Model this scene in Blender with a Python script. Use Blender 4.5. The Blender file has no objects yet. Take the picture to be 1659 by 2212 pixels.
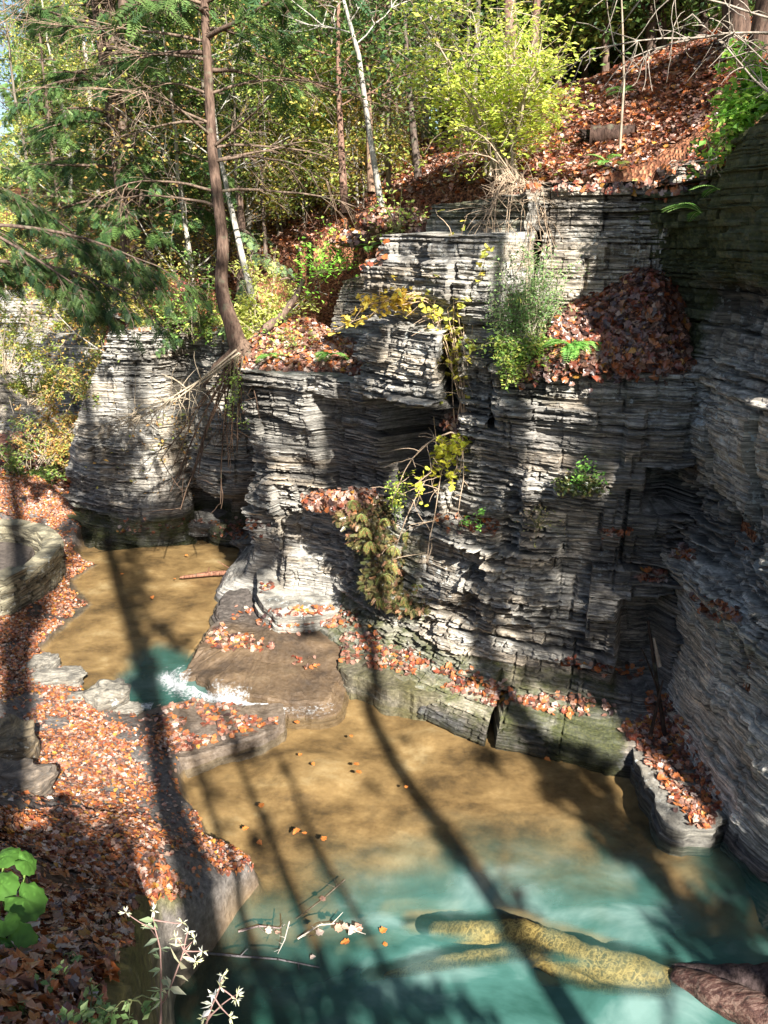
import bpy, math, random
import numpy as np
from mathutils import Vector, Matrix
PI = math.pi
SC = bpy.context.scene
COL = SC.collection
random.seed(7)
RNG = np.random.default_rng(7)

# ------------------------------------------------------------------ camera
PITCH = math.radians(20.0)
CAMZ = 7.0
FPX = 1671.0                      # focal length in units of a 1659 wide picture
CP, SP = math.cos(PITCH), math.sin(PITCH)

def ray(px, py):
    u = (px - 829.5) / FPX; v = (1106 - py) / FPX
    return np.array([u, CP + v * SP, -SP + v * CP])
def atz(px, py, z):               # point of the sight line at height z
    d = ray(px, py); t = (z - CAMZ) / d[2]
    return np.array([d[0] * t, d[1] * t, z])
def atY(px, py, Y):               # point of the sight line at distance Y
    d = ray(px, py); t = Y / d[1]
    return np.array([d[0] * t, Y, CAMZ + d[2] * t])
CAMP = Vector((0, 0, CAMZ))

cam = bpy.data.cameras.new('camera'); camo = bpy.data.objects.new('camera', cam); COL.objects.link(camo)
camo.location = CAMP; camo.rotation_euler = (PI / 2 - PITCH, 0, 0)
cam.sensor_fit = 'VERTICAL'; cam.sensor_height = 24
cam.lens = 24 * FPX / 2212.0
cam.clip_start = 0.05; cam.clip_end = 2000
SC.camera = camo

# ------------------------------------------------------------------ noise
def _h(ix, iy, seed):
    ix = ix.astype(np.int64) & 0xffffffff; iy = iy.astype(np.int64) & 0xffffffff
    h = (ix * 374761393 + iy * 668265263 + seed * 974634777) & 0xffffffff
    h = ((h ^ (h >> 13)) * 1274126177) & 0xffffffff
    h = ((h ^ (h >> 16)) * 2246822519) & 0xffffffff
    return ((h ^ (h >> 15)) & 0xffffff) / float(0xffffff)
def vn(x, y, seed=0):
    x = np.asarray(x, float); y = np.asarray(y, float)
    x, y = np.broadcast_arrays(x, y)
    ix = np.floor(x); iy = np.floor(y); fx = x - ix; fy = y - iy
    fx = fx * fx * (3 - 2 * fx); fy = fy * fy * (3 - 2 * fy)
    a = _h(ix, iy, seed); b = _h(ix + 1, iy, seed); c = _h(ix, iy + 1, seed); d = _h(ix + 1, iy + 1, seed)
    return (a + (b - a) * fx) * (1 - fy) + (c + (d - c) * fx) * fy
def fbm(x, y, seed=0, o=4):
    s = 0; a = .5; f = 1.0; n = 0
    for k in range(o):
        s = s + a * vn(np.asarray(x) * f, np.asarray(y) * f, seed + k * 17); n += a; a *= .5; f *= 2.03
    return s / n * 2 - 1           # -1..1
def sstep(a, b, x):
    t = np.clip((x - a) / (b - a), 0, 1); return t * t * (3 - 2 * t)

# ------------------------------------------------------------------ mesh helpers
def mesh(name, V, F, mat, col=None, parent=None, smooth=False, attrs=None):
    """V (n,3); F list of (m,k) index arrays"""
    V = np.asarray(V, np.float32)
    if isinstance(F, np.ndarray): F = [F]
    F = [np.asarray(f, np.int32) for f in F if len(f)]
    me = bpy.data.meshes.new(name)
    me.vertices.add(len(V)); me.vertices.foreach_set('co', V.ravel())
    loops = np.concatenate([f.ravel() for f in F])
    tot = np.concatenate([np.full(len(f), f.shape[1], np.int32) for f in F])
    start = np.concatenate([[0], np.cumsum(tot)[:-1]]).astype(np.int32)
    me.loops.add(len(loops)); me.loops.foreach_set('vertex_index', loops)
    me.polygons.add(len(tot)); me.polygons.foreach_set('loop_start', start)
    try: me.polygons.foreach_set('loop_total', tot)
    except Exception: pass
    me.update(calc_edges=True)
    me.polygons.foreach_set('use_smooth', np.full(len(tot), bool(smooth)))
    if col is not None:
        c = np.ones((len(V), 4), np.float32); c[:, :3] = col
        a = me.color_attributes.new('Col', 'FLOAT_COLOR', 'POINT'); a.data.foreach_set('color', c.ravel())
    for k, v in (attrs or {}).items():
        a = me.attributes.new(k, 'FLOAT', 'POINT'); a.data.foreach_set('value', np.asarray(v, np.float32))
    me.materials.append(mat)
    o = bpy.data.objects.new(name, me); COL.objects.link(o)
    if parent is not None: o.parent = parent
    return o
def grid_faces(nr, nc, mask=None):
    i = np.arange(nr * nc).reshape(nr, nc)
    f = np.stack([i[:-1, :-1], i[:-1, 1:], i[1:, 1:], i[1:, :-1]], -1)
    if mask is not None: return f[mask]
    return f.reshape(-1, 4)
def tag(o, label=None, cat=None, group=None, kind=None):
    if label: o['label'] = label
    if cat: o['category'] = cat
    if group: o['group'] = group
    if kind: o['kind'] = kind
    return o
def thing(name, label, cat, loc=(0, 0, 0), group=None, rz=0):
    o = bpy.data.objects.new(name, None); COL.objects.link(o)
    o.location = tuple(float(a) for a in loc); o.rotation_euler = (0, 0, rz)
    o.empty_display_size = .2
    return tag(o, label, cat, group)

class Tubes:
    def __init__(s): s.V = []; s.F = []; s.C = []; s.n = 0
    def add(s, P, R, k=6, col=(1, 1, 1), rough=0.0):
        P = np.asarray(P, float); R = np.asarray(R, float); n = len(P)
        T = np.gradient(P, axis=0); T /= np.linalg.norm(T, axis=1)[:, None] + 1e-9
        ref = np.array([0, 0, 1.]) if abs(T[0, 2]) < .8 else np.array([1., 0, 0])
        A = np.cross(T, ref); A /= np.linalg.norm(A, axis=1)[:, None] + 1e-9
        B = np.cross(T, A)
        th = np.arange(k) / k * 2 * PI
        rr = R[:, None] * (1 + (rough * (RNG.random((n, k)) - .5) if rough else 0))
        V = P[:, None] + rr[..., None] * (np.cos(th)[None, :, None] * A[:, None] + np.sin(th)[None, :, None] * B[:, None])
        i = np.arange(n * k).reshape(n, k) + s.n
        j = np.roll(i, -1, 1)
        f = np.stack([i[:-1], j[:-1], j[1:], i[1:]], -1).reshape(-1, 4)
        s.V.append(V.reshape(-1, 3)); s.F.append(f); s.C.append(np.tile(col, (n * k, 1))); s.n += n * k
    def build(s, name, mat, parent=None, smooth=True, origin=(0, 0, 0)):
        return mesh(name, np.concatenate(s.V) - np.asarray(origin), np.concatenate(s.F), mat, np.concatenate(s.C), parent, smooth)

def rots(n, rng, tilt=1.0, normal=None, yaw=None):
    """random rotation matrices: z axis scattered about 'normal' (n,3) or up"""
    N = np.zeros((n, 3)); N[:, 2] = 1
    if normal is not None: N = np.asarray(normal, float).copy()
    N = N + rng.normal(size=(n, 3)) * tilt
    N /= np.linalg.norm(N, axis=1)[:, None] + 1e-9
    X = rng.normal(size=(n, 3))
    if yaw is not None: X = np.asarray(yaw, float)
    X = X - (X * N).sum(1)[:, None] * N; X /= np.linalg.norm(X, axis=1)[:, None] + 1e-9
    Y = np.cross(N, X)
    return np.stack([X, Y, N], -1)
def inst(T, F, pos, R, scale, col):
    """instances of a template -> V, F, C"""
    n = len(pos); k = len(T)
    V = np.einsum('nij,kj->nki', R * np.asarray(scale).reshape(n, 1, 1), T) + pos[:, None]
    f = F[None] + (np.arange(n) * k)[:, None, None]
    C = np.repeat(col, k, 0)
    return V.reshape(-1, 3), f.reshape(-1, F.shape[1]), C
LEAF_T = np.array([[-.5, 0, 0], [0, .3, .10], [.55, 0, -.02], [0, -.3, .10]]); LEAF_F = np.array([[0, 2, 1], [0, 3, 2]])
def lobed():
    a = [(-.5, 0), (-.38, .24), (-.36, .42), (-.10, .34), (.06, .52), (.22, .32), (.50, .20), (.70, 0)]
    pts = [(0, 0, .05)] + [(x, y, .42 * abs(y) - .10 * (x > .3) + .07 * (x < -.3)) for x, y in a] + [(x, -y, .10 * abs(y) * 2 - .02) for x, y in a[-2:0:-1]]
    n = len(pts) - 1
    return np.array(pts) * .8, np.array([[0, 1 + i, 1 + (i + 1) % n] for i in range(n)])
LOB_T, LOB_F = lobed()
def spray():
    V = []; F = []
    def rh(a, b, w):
        a = np.array(a, float); b = np.array(b, float); d = b - a; m = a + d * .45
        s = np.array([-d[1], d[0], 0]); s = s / (np.linalg.norm(s) + 1e-9) * w
        i = len(V); V.extend([a, m + s, b, m - s]); F.append([i, i + 3, i + 2, i + 1])
    rh((0, 0, 0), (1, 0, -.22), .035)
    for k in range(6):
        x = .12 + k * .145; L = .42 * (1 - x * .65)
        for s in (-1, 1):
            rh((x, 0, -.22 * x * x), (x + L * .62, s * L * .8, -.22 * x * x - .10 * L), .055)
    return np.array(V), np.array(F)
SPR_T, SPR_F = spray()

# ------------------------------------------------------------------ materials
def newmat(name):
    m = bpy.data.materials.new(name); m.use_nodes = True; nt = m.node_tree
    for n in list(nt.nodes): nt.nodes.remove(n)
    out = nt.nodes.new('ShaderNodeOutputMaterial')
    return m, nt, out
class G:
    def __init__(s, nt): s.nt = nt
    def n(s, t, **k):
        x = s.nt.nodes.new('ShaderNode' + t)
        for a, b in k.items(): setattr(x, a, b)
        return x
    def l(s, a, b): s.nt.links.new(a, b)
    def noise(s, vec, scale, detail=4, rough=.6, dist=0):
        x = s.n('TexNoise'); x.inputs['Scale'].default_value = scale; x.inputs['Detail'].default_value = detail
        x.inputs['Roughness'].default_value = rough; x.inputs['Distortion'].default_value = dist
        if vec is not None: s.l(vec, x.inputs['Vector'])
        return x.outputs['Fac']
    def mapping(s, vec, sc, rot=(0, 0, 0)):
        x = s.n('Mapping'); x.inputs['Scale'].default_value = sc; x.inputs['Rotation'].default_value = rot; s.l(vec, x.inputs['Vector']); return x.outputs[0]
    def ramp(s, fac, stops):
        x = s.n('ValToRGB'); e = x.color_ramp.elements
        while len(e) < len(stops): e.new(.5)
        for k, (p, c) in enumerate(stops):
            e[k].position = p; e[k].color = (c if len(c) == 4 else (*c, 1)) if not isinstance(c, (int, float)) else (c, c, c, 1)
        s.l(fac, x.inputs[0]); return x.outputs[0]
    def mix(s, fac, a, b, mode='MIX'):
        x = s.n('Mix', data_type='RGBA', blend_type=mode)
        for sock, v in ((x.inputs[0], fac), (x.inputs[6], a), (x.inputs[7], b)):
            if hasattr(v, 'links') or hasattr(v, 'is_output'): s.l(v, sock)
            else: sock.default_value = v if not isinstance(v, tuple) else (*v, 1)[:4]
        return x.outputs[2]
    def math(s, op, a, b=None, clamp=False):
        x = s.n('Math', operation=op, use_clamp=clamp)
        for sock, v in ((x.inputs[0], a), (x.inputs[1], b)):
            if v is None: continue
            if isinstance(v, (int, float)): sock.default_value = v
            else: s.l(v, sock)
        return x.outputs[0]
    def attr(s, name): x = s.n('Attribute', attribute_name=name); return x
    def bump(s, h, strength=.5, dist=.02):
        x = s.n('Bump'); x.inputs['Strength'].default_value = strength; x.inputs['Distance'].default_value = dist; s.l(h, x.inputs['Height']); return x.outputs[0]
    def principled(s, col, rough=.8, normal=None, spec=.3):
        x = s.n('BsdfPrincipled')
        for sock, v in ((x.inputs['Base Color'], col), (x.inputs['Roughness'], rough), (x.inputs['Specular IOR Level'], spec)):
            if hasattr(v, 'is_output'): s.l(v, sock)
            else: sock.default_value = v if not isinstance(v, tuple) else (*v, 1)[:4]
        if normal is not None: s.l(normal, x.inputs['Normal'])
        return x.outputs[0]

def rock_mat(name, wet=.6, lich=.6):
    m, nt, out = newmat(name); g = G(nt)
    tc = g.n('TexCoord').outputs['Object']
    st = g.mapping(tc, (1.2, 1.2, 16))
    n1 = g.noise(st, 2.2, 6, .65)
    n2 = g.noise(tc, .9, 5, .6)
    n3 = g.noise(tc, 22, 6, .7)
    base = g.ramp(n1, [(.26, (.05, .05, .05)), (.42, (.21, .205, .195)), (.55, (.46, .45, .425)), (.74, (.74, .725, .69))])
    vc = g.attr('Col').outputs['Color']
    c = g.mix(1.0, base, vc, 'MULTIPLY'); c = g.mix(1.0, c, (1.0, .965, .90), 'MULTIPLY')
    c = g.mix(g.math('MULTIPLY', g.ramp(n2, [(.5, 0), (.72, 1)]), .55), c, (.42, .29, .17), 'MULTIPLY')
    c = g.mix(g.ramp(n3, [(.32, .5), (.55, 0.0)]), c, (.09, .09, .09))
    # white lichen flecks
    li = g.noise(tc, 9, 4, .75); li2 = g.noise(tc, .8, 2, .5)
    lf = g.math('MULTIPLY', g.ramp(li, [(.57, 0), (.62, 1)]), g.math('MAXIMUM', g.ramp(li2, [(.5, 0), (.64, lich)]), g.attr('lichen').outputs['Fac']))
    c = g.mix(lf, c, (.62, .66, .64))
    # moss
    mo = g.attr('moss').outputs['Fac']; mn = g.noise(tc, 3.5, 6, .7)
    mf = g.ramp(g.math('MULTIPLY', g.math('ADD', mo, 0.0), g.math('ADD', mn, .45)), [(.46, 0), (.72, .85)])
    mossc = g.ramp(g.noise(tc, 25, 4, .7), [(.3, (.02, .026, .006)), (.52, (.075, .09, .018)), (.66, (.15, .15, .04)), (.8, (.24, .21, .10))])
    c = g.mix(mf, c, mossc)
    we = g.attr('wet').outputs['Fac']
    c = g.mix(we, c, (.30, .30, .34), 'MULTIPLY')
    hb = g.math('ADD', g.math('MULTIPLY', n3, .5), g.noise(g.mapping(tc, (2, 2, 40)), 4, 6, .7))
    rough = g.math('SUBTRACT', .85, g.math('MULTIPLY', we, .45))
    g.l(g.principled(c, rough, g.bump(hb, .7, .035), .35), out.inputs[0])
    return m
M = {}
M['rock'] = rock_mat('shale_rock')

def leafmat(name, trans=.35, rough=.5, spec=.3, var=0):
    m, nt, out = newmat(name); g = G(nt)
    c = g.attr('Col').outputs['Color']
    p = g.principled(c, rough, None, spec)
    t = g.n('BsdfTranslucent'); g.l(c, t.inputs[0])
    mx = g.n('MixShader'); mx.inputs[0].default_value = trans
    g.l(p, mx.inputs[1]); g.l(t.outputs[0], mx.inputs[2]); g.l(mx.outputs[0], out.inputs[0])
    return m
M['leaf'] = leafmat('foliage', .46, .45)
M['litter'] = leafmat('fallen_leaves', .12, .36, .75)
def barkmat(name, dark=(.05, .035, .028), light=(.2, .15, .12)):
    m, nt, out = newmat(name); g = G(nt)
    tc = g.n('TexCoord').outputs['Object']
    n = g.noise(g.mapping(tc, (14, 14, 2.2)), 1.6, 6, .65)
    c = g.ramp(n, [(.35, dark), (.62, light)])
    c = g.mix(1.0, c, g.attr('Col').outputs['Color'], 'MULTIPLY')
    c = g.mix(g.ramp(g.noise(tc, 5, 4), [(.58, 0), (.7, .5)]), c, (.16, .18, .12))
    g.l(g.principled(c, .85, g.bump(n, .8, .03), .2), out.inputs[0]); return m
M['bark'] = barkmat('brown_bark')
M['bark_pale'] = barkmat('pale_bark', (.22, .20, .17), (.50, .47, .41))
M['twig'] = barkmat('grey_twig', (.22, .19, .16), (.42, .38, .33))

def ground_mat():
    m, nt, out = newmat('bank_ground'); g = G(nt)
    tc = g.n('TexCoord').outputs['Object']
    n1 = g.noise(tc, 1.6, 6, .65); n2 = g.noise(tc, 14, 6, .7)
    rock = g.ramp(n2, [(.3, (.06, .055, .05)), (.55, (.18, .16, .145)), (.75, (.32, .29, .26))])
    soil = g.ramp(n2, [(.3, (.03, .02, .014)), (.6, (.10, .06, .035)), (.8, (.19, .11, .06))])
    sand = g.ramp(g.math('ADD', g.math('MULTIPLY', g.noise(g.mapping(tc, (1, 1.4, 1), (0, 0, .5)), .9, 7, .68, .15), .88), g.math('MULTIPLY', n2, .12)),
                  [(.36, (.075, .047, .022)), (.46, (.18, .112, .050)), (.56, (.29, .188, .088)), (.68, (.42, .31, .175))])
    vo = g.n('TexVoronoi', feature='DISTANCE_TO_EDGE'); vo.inputs['Scale'].default_value = .55
    g.l(g.mix(.22, tc, g.noise(tc, 1.6, 5, .7), 'ADD'), vo.inputs['Vector'])
    sand = g.mix(g.ramp(g.noise(tc, 2.6, 6, .75), [(.56, 0), (.70, .55)]), sand, (.11, .075, .04))
    sand = g.mix(g.ramp(g.noise(tc, 60, 3, .8), [(.60, 0), (.68, .35)]), sand, (.07, .05, .035))
    c = g.mix(g.attr('soil').outputs['Fac'], rock, soil)
    mo = g.ramp(g.math('MULTIPLY', g.attr('moss').outputs['Fac'], g.math('ADD', n1, .5)), [(.4, 0), (.7, 1)])
    c = g.mix(mo, c, g.ramp(n2, [(.3, (.05, .05, .012)), (.7, (.20, .18, .05))]))
    # wave-like ripples of light silt on the bed
    c = g.mix(g.attr('bed').outputs['Fac'], c, sand)
    c = g.mix(g.attr('deep').outputs['Fac'], c, (.10, .13, .09))
    c = g.mix(g.attr('wet').outputs['Fac'], c, (.58, .55, .53), 'MULTIPLY')
    rough = g.math('SUBTRACT', .85, g.math('MULTIPLY', g.attr('wet').outputs['Fac'], .5))
    hh = g.math('MULTIPLY', g.math('ADD', n2, n1), g.math('SUBTRACT', 1.0, g.math('MULTIPLY', g.attr('bed').outputs['Fac'], .85)))
    g.l(g.principled(c, rough, g.bump(hh, .8, .05), .35), out.inputs[0]); return m
M['ground'] = ground_mat()

def water_mat():
    m, nt, out = newmat('stream_water'); g = G(nt)
    tc = g.n('TexCoord').outputs['Object']
    wv = g.mapping(tc, (1.0, 2.2, 1), (0, 0, .35))
    h = g.math('ADD', g.noise(wv, 3.2, 3, .5, .4), g.math('MULTIPLY', g.noise(wv, 17, 4, .65), .5))
    nrm = g.bump(h, .55, .03)
    tr = g.n('BsdfTransparent'); tr.inputs[0].default_value = (.93, .93, .86, 1)
    murk = g.attr('murk').outputs['Fac']
    n1 = g.noise(g.mapping(tc, (1, 1.6, 1), (0, 0, .25)), .9, 5, .55, .5)
    teal = g.ramp(n1, [(.32, (.022, .075, .060)), (.5, (.055, .150, .128)), (.68, (.19, .31, .28))])
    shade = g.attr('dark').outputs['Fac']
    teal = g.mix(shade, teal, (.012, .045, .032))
    df = g.n('BsdfDiffuse'); g.l(teal, df.inputs[0])
    mx = g.n('MixShader'); g.l(murk, mx.inputs[0]); g.l(tr.outputs[0], mx.inputs[1]); g.l(df.outputs[0], mx.inputs[2])
    gl = g.n('BsdfGlossy'); gl.inputs['Roughness'].default_value = .03; g.l(nrm, gl.inputs['Normal'])
    fr = g.n('Fresnel'); fr.inputs[0].default_value = 1.33; g.l(nrm, fr.inputs['Normal'])
    bk = g.n('NewGeometry').outputs['Backfacing']; fo = g.math('MULTIPLY', fr.outputs[0], g.math('SUBTRACT', 1.0, bk))
    m2 = g.n('MixShader'); g.l(fo, m2.inputs[0]); g.l(mx.outputs[0], m2.inputs[1]); g.l(gl.outputs[0], m2.inputs[2])
    g.l(m2.outputs[0], out.inputs[0]); return m
M['water'] = water_mat()

# ------------------------------------------------------------------ geometry helpers in plan
def dens(path, step=.03):
    P = np.asarray(path, float)
    # catmull-rom
    Q = np.vstack([2 * P[0] - P[1], P, 2 * P[-1] - P[-2]]); out = []
    for i in range(1, len(Q) - 2):
        a, b, c, d = Q[i - 1], Q[i], Q[i + 1], Q[i + 2]
        n = max(4, int(np.linalg.norm(c - b) / .02)); t = np.linspace(0, 1, n, endpoint=False)[:, None]
        out.append(.5 * ((2 * b) + (c - a) * t + (2 * a - 5 * b + 4 * c - d) * t ** 2 + (-a + 3 * b - 3 * c + d) * t ** 3))
    out.append(P[-1:]); R = np.vstack(out)
    L = np.concatenate([[0], np.cumsum(np.linalg.norm(np.diff(R, axis=0), axis=1))])
    s = np.arange(0, L[-1], step)
    return s, np.stack([np.interp(s, L, R[:, k]) for k in range(R.shape[1])], -1)
def seg_dist(X, Y, poly, closed=True):
    """distance to polyline and inside mask"""
    P = np.asarray(poly, float)[:, :2]; n = len(P)
    D = np.full(X.shape, 1e9); ins = np.zeros(X.shape, bool)
    for i in range(n if closed else n - 1):
        a = P[i]; b = P[(i + 1) % n]; d = b - a; L = (d ** 2).sum() + 1e-12
        t = np.clip(((X - a[0]) * d[0] + (Y - a[1]) * d[1]) / L, 0, 1)
        D = np.minimum(D, np.hypot(X - a[0] - t * d[0], Y - a[1] - t * d[1]))
        if closed:
            c = ((a[1] > Y) != (b[1] > Y)) & (X < (b[0] - a[0]) * (Y - a[1]) / (b[1] - a[1] + 1e-12) + a[0])
            ins ^= c
    return D, ins
def sdf(X, Y, poly):               # positive inside
    D, i = seg_dist(X, Y, poly); return np.where(i, D, -D)
def rbf(pts, X, Y, smooth=.02):
    P = np.asarray(pts, float); n = len(P)
    def phi(r): return r
    A = phi(np.hypot(P[:, 0][:, None] - P[:, 0], P[:, 1][:, None] - P[:, 1])) - np.eye(n) * smooth
    B = np.ones((n, 3)); B[:, 1:] = P[:, :2]
    K = np.block([[A, B], [B.T, np.zeros((3, 3))]])
    w = np.linalg.solve(K, np.concatenate([P[:, 2], [0, 0, 0]]))
    Z = w[n] + w[n + 1] * X + w[n + 2] * Y
    for i in range(n): Z = Z + w[i] * phi(np.hypot(X - P[i, 0], Y - P[i, 1]))
    return Z

# ------------------------------------------------------------------ cliffs
class Cliff:
    def __init__(s, path, z0, z1, step=.026):
        s.s, s.P = dens(path, step); s.z0, s.z1 = z0, z1
        T = np.gradient(s.P, axis=0)
        k = 21; ker = np.ones(k) / k
        T = np.stack([np.convolve(np.pad(T[:, i], k // 2, 'edge'), ker, 'valid') for i in range(2)], -1)
        T /= np.linalg.norm(T, axis=1)[:, None]; s.N = np.stack([T[:, 1], -T[:, 0]], -1)
        s.feats = []; s.tiers = []; s.top = None; s.prof = [(z0, 0), (z1, 0)]
        s.mossf = []; s.wetf = []; s.licf = []; s.slots = []; s.ampz = ([0, 1], [1, 1]); s.tone = ([0, 1], [1, 1])
    def hit(s, px, py):            # (arc length, height) where a sight line meets the plan path
        d = ray(px, py); c = s.P[:, 0] * d[1] - s.P[:, 1] * d[0]
        idx = np.where(np.sign(c[:-1]) != np.sign(c[1:]))[0]
        if len(idx) == 0: i = int(np.argmin(abs(c)))
        else: i = int(idx[np.argmin(s.P[idx, 1])])
        t = s.P[i, 1] / d[1]
        return s.s[i], CAMZ + d[2] * t
    def feat(s, x0, y0, x1, y1, depth, soft=.06, lst=None):
        xm, ym = (x0 + x1) / 2, (y0 + y1) / 2
        a = s.hit(x0, ym)[0]; b = s.hit(x1, ym)[0]; zt = s.hit(xm, y0)[1]; zb = s.hit(xm, y1)[1]
        (s.feats if lst is None else lst).append((min(a, b), max(a, b), zb, zt, depth, soft))
    def tier(s, x0, x1, y, zt, r):
        a = s.hit(x0, y)[0]; b = s.hit(x1, y)[0]; s.tiers.append((min(a, b), max(a, b), zt, r))
    def macro(s, S, Z):
        d = np.interp(Z, [p[0] for p in s.prof], [p[1] for p in s.prof])
        wob = .06 * fbm(S * 1.3, Z * 2.5, 77); wz = .06 * fbm(S * 2.2, Z * 1.2, 78)
        for a, b, z0, z1, dep, so in s.feats:
            m = sstep(-so, so, (S + wob) - a) * (1 - sstep(-so, so, (S + wob) - b)) * sstep(-so, so, Z + wz - z0) * (1 - sstep(-so * .5, so * .5, Z + wz - z1))
            d = d + dep * m
        tr_ = np.zeros(np.broadcast(S, Z).shape)
        for a, b, zt, r in s.tiers:
            tr_ = np.maximum(tr_, r * sstep(-.08, .08, S + wob - a) * (1 - sstep(-.08, .08, S + wob - b)) * sstep(0, .03, Z - zt - .04 * fbm(S * 1.5, S * 0, 5)))
        return d - tr_
    def region(s, lst, S, Z):
        m = np.zeros(S.shape)
        for a, b, z0, z1, dep, so in lst:
            m = np.maximum(m, dep * sstep(-so, so, S - a) * (1 - sstep(-so, so, S - b)) * sstep(-so, so, Z - z0) * (1 - sstep(-so, so, Z - z1)))
        return m
    def build(s, name, mat, seed, lay=(.012, .058), amp=1.0, dip=0.0, big=.16):
        rng = np.random.default_rng(seed)
        b = [s.z0]
        while b[-1] < s.z1 + .8:
            r = rng.random(); b.append(b[-1] + lay[0] + (lay[1] - lay[0]) * r ** 1.8)
        b = np.array(b); nl = len(b) - 1
        rows = []; li = []; mid = []
        for i in range(nl):
            rows += [b[i] + .0015, (b[i] + b[i + 1]) / 2, b[i + 1] - .0015]; li += [i] * 3; mid += [0, 1, 0]
        W = np.array(rows)[:, None]; li = np.array(li); mid = np.array(mid)[:, None]
        S = s.s[None, :]; nS = S.shape[1]
        Z = W + dip * (S - S.mean()) + .045 * fbm(S * .45, W * .4, seed) + .007 * fbm(S * 3.1, W * 3.0, seed + 5)
        Sb = S + .05 * fbm(S * 5, W * 6, seed + 8)
        off = big * .6 * fbm(S * .8, Z * 1.1, seed + 20)
        for q, (bh, bl, am) in enumerate(((1.3, 1.5, 1.0), (.62, .8, .6), (.30, .45, .34))):      # joint-bounded blocks, each face tilted a little
            zb = np.floor(Z / bh + .25 * fbm(S * .5, Z * .5, seed + 80 + q) + q * .37)
            t_ = (S + 7 * _h(zb, zb * 0 + q, seed + 81)) / bl + .18 * fbm(S * .8, zb * 2.1, seed + 82 + q); cb = np.floor(t_); fr2 = t_ - cb
            am = am * np.interp(Z, *s.ampz)
            off = off + am * (.20 * (_h(cb, zb, seed + 83 + q) - .5) + (.30 * (_h(cb, zb, seed + 86 + q) - .5)) * (fr2 - .5))
            off = off - am * .10 * (fr2 < .03 / bl) * (_h(cb, zb, seed + 89 + q) > .4)
        off0 = off.copy(); cols = np.ones((len(W), nS))
        # groups of beds: blocky
        gi = 0; g0 = 0
        grp = np.zeros(nl, int)
        while g0 < nl:
            k = int(rng.integers(3, 13)); grp[g0:g0 + k] = gi; gi += 1; g0 += k
        G_ = grp[li][:, None]
        glen = (.35 + 1.3 * rng.random(gi))[grp[li]][:, None]; gph = (rng.random(gi) * 10)[grp[li]][:, None]
        cell = np.floor((Sb + gph) / glen + .35 * fbm(S * 1.1, G_ * 3.7, seed + 31))
        hv = _h(cell, G_ + 0 * cell, seed + 40)
        amp = amp * (.34 + .95 * sstep(.30, .70, vn(S * .7, Z * .9, seed + 33))) * np.interp(Z, *s.ampz)
        off += amp * .17 * (hv - .5)
        cf = (Sb + gph) / glen + .35 * fbm(S * 1.1, G_ * 3.7, seed + 31); cf = (cf - np.floor(cf)) * glen
        off -= amp * .11 * (cf < .035) * (_h(cell, G_ + 0 * cell, seed + 44) > .35)
        gd = rng.random(gi) < .2; off -= amp * .11 * gd[grp[li]][:, None] * (_h(np.floor(S * .45 + G_), G_ + 0 * cell, seed + 45) > .5)
        # single layers
        L_ = li[:, None]
        llen = (.06 + .42 * rng.random(nl) ** 1.8)[li][:, None]; lph = (rng.random(nl) * 10)[li][:, None]
        lc = np.floor((Sb + lph) / llen + .45 * fbm(S * 2.7, L_ * 5.1, seed + 51))
        lv = _h(lc, L_ + 0 * lc, seed + 60)
        lamp = (.045 + .15 * rng.random(nl) ** 2.0)[li][:, None]
        off += amp * lamp * (lv - .35)
        lay_off = rng.normal(0, .018, nl); lay_off[rng.random(nl) < .09] += .07; lay_off[rng.random(nl) < .16] -= .085
        off += amp * lay_off[li][:, None] * (.35 + 1.3 * vn(S * 1.1 + 3, L_ * .37, seed + 66))
        off += amp * (.042 * fbm(S * 7, L_ * 7.3, seed + 70) + .030 * fbm(S * 20, L_ * 3.3 + mid * 4, seed + 71))
        off += mid * .010
        mac = s.macro(S + 0 * Z, Z)
        cut = sstep(0, -.5, mac - np.interp(Z, [p[0] for p in s.prof], [p[1] for p in s.prof]))
        D = off * (1 - .35 * cut) + mac
        if s.top is not None:
            top = np.interp(S, *s.top) + .05 * fbm(S * 2, S * 0, seed + 3)
            ex = np.maximum(Z - top, 0)
            Z = np.minimum(Z, top) + ex * .12; D = D - ex * 2.6
        tint = .80 + .55 * _h(lc, L_ * 1 + 0 * lc, seed + 90) + .30 * (_h(cell, G_ + 0 * cell, seed + 91) - .5)
        warm = (_h(np.floor(S * .9 + G_ * 3.3), G_ + 0 * cell, seed + 92) > .72) * .35
        C = np.stack([tint * (1 + .28 * warm), tint * (1 + .06 * warm), tint * (1 - .22 * warm)], -1)
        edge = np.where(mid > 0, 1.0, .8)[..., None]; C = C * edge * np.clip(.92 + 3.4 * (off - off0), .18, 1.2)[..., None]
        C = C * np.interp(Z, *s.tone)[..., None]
        X = s.P[:, 0][None] + s.N[:, 0][None] * D; Y = s.P[:, 1][None] + s.N[:, 1][None] * D
        for a, b, z0, z1, dep, so in s.slots:
            m = sstep(-.012, .012, S - a) * (1 - sstep(-.012, .012, S - b)) * (Z > z0) * (Z < z1 + .05 * fbm(S * 3, S * 0, 2)); Y = Y + dep * m; X = X + dep * m * (X / np.maximum(Y, 1))
        V = np.stack([X, Y, Z], -1)
        moss = s.region(s.mossf, S + 0 * Z, Z); wet = s.region(s.wetf, S + 0 * Z, Z)
        wet = np.maximum(wet, 1 - sstep(.12, .35, Z + .1 * fbm(S * 2, Z, 9)))
        lic = s.region(s.licf, S + 0 * Z, Z)
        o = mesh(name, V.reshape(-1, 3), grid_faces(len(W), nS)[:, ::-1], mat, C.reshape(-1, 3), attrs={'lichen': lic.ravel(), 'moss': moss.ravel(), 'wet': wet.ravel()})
        tag(o, kind='structure')
        return o

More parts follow.
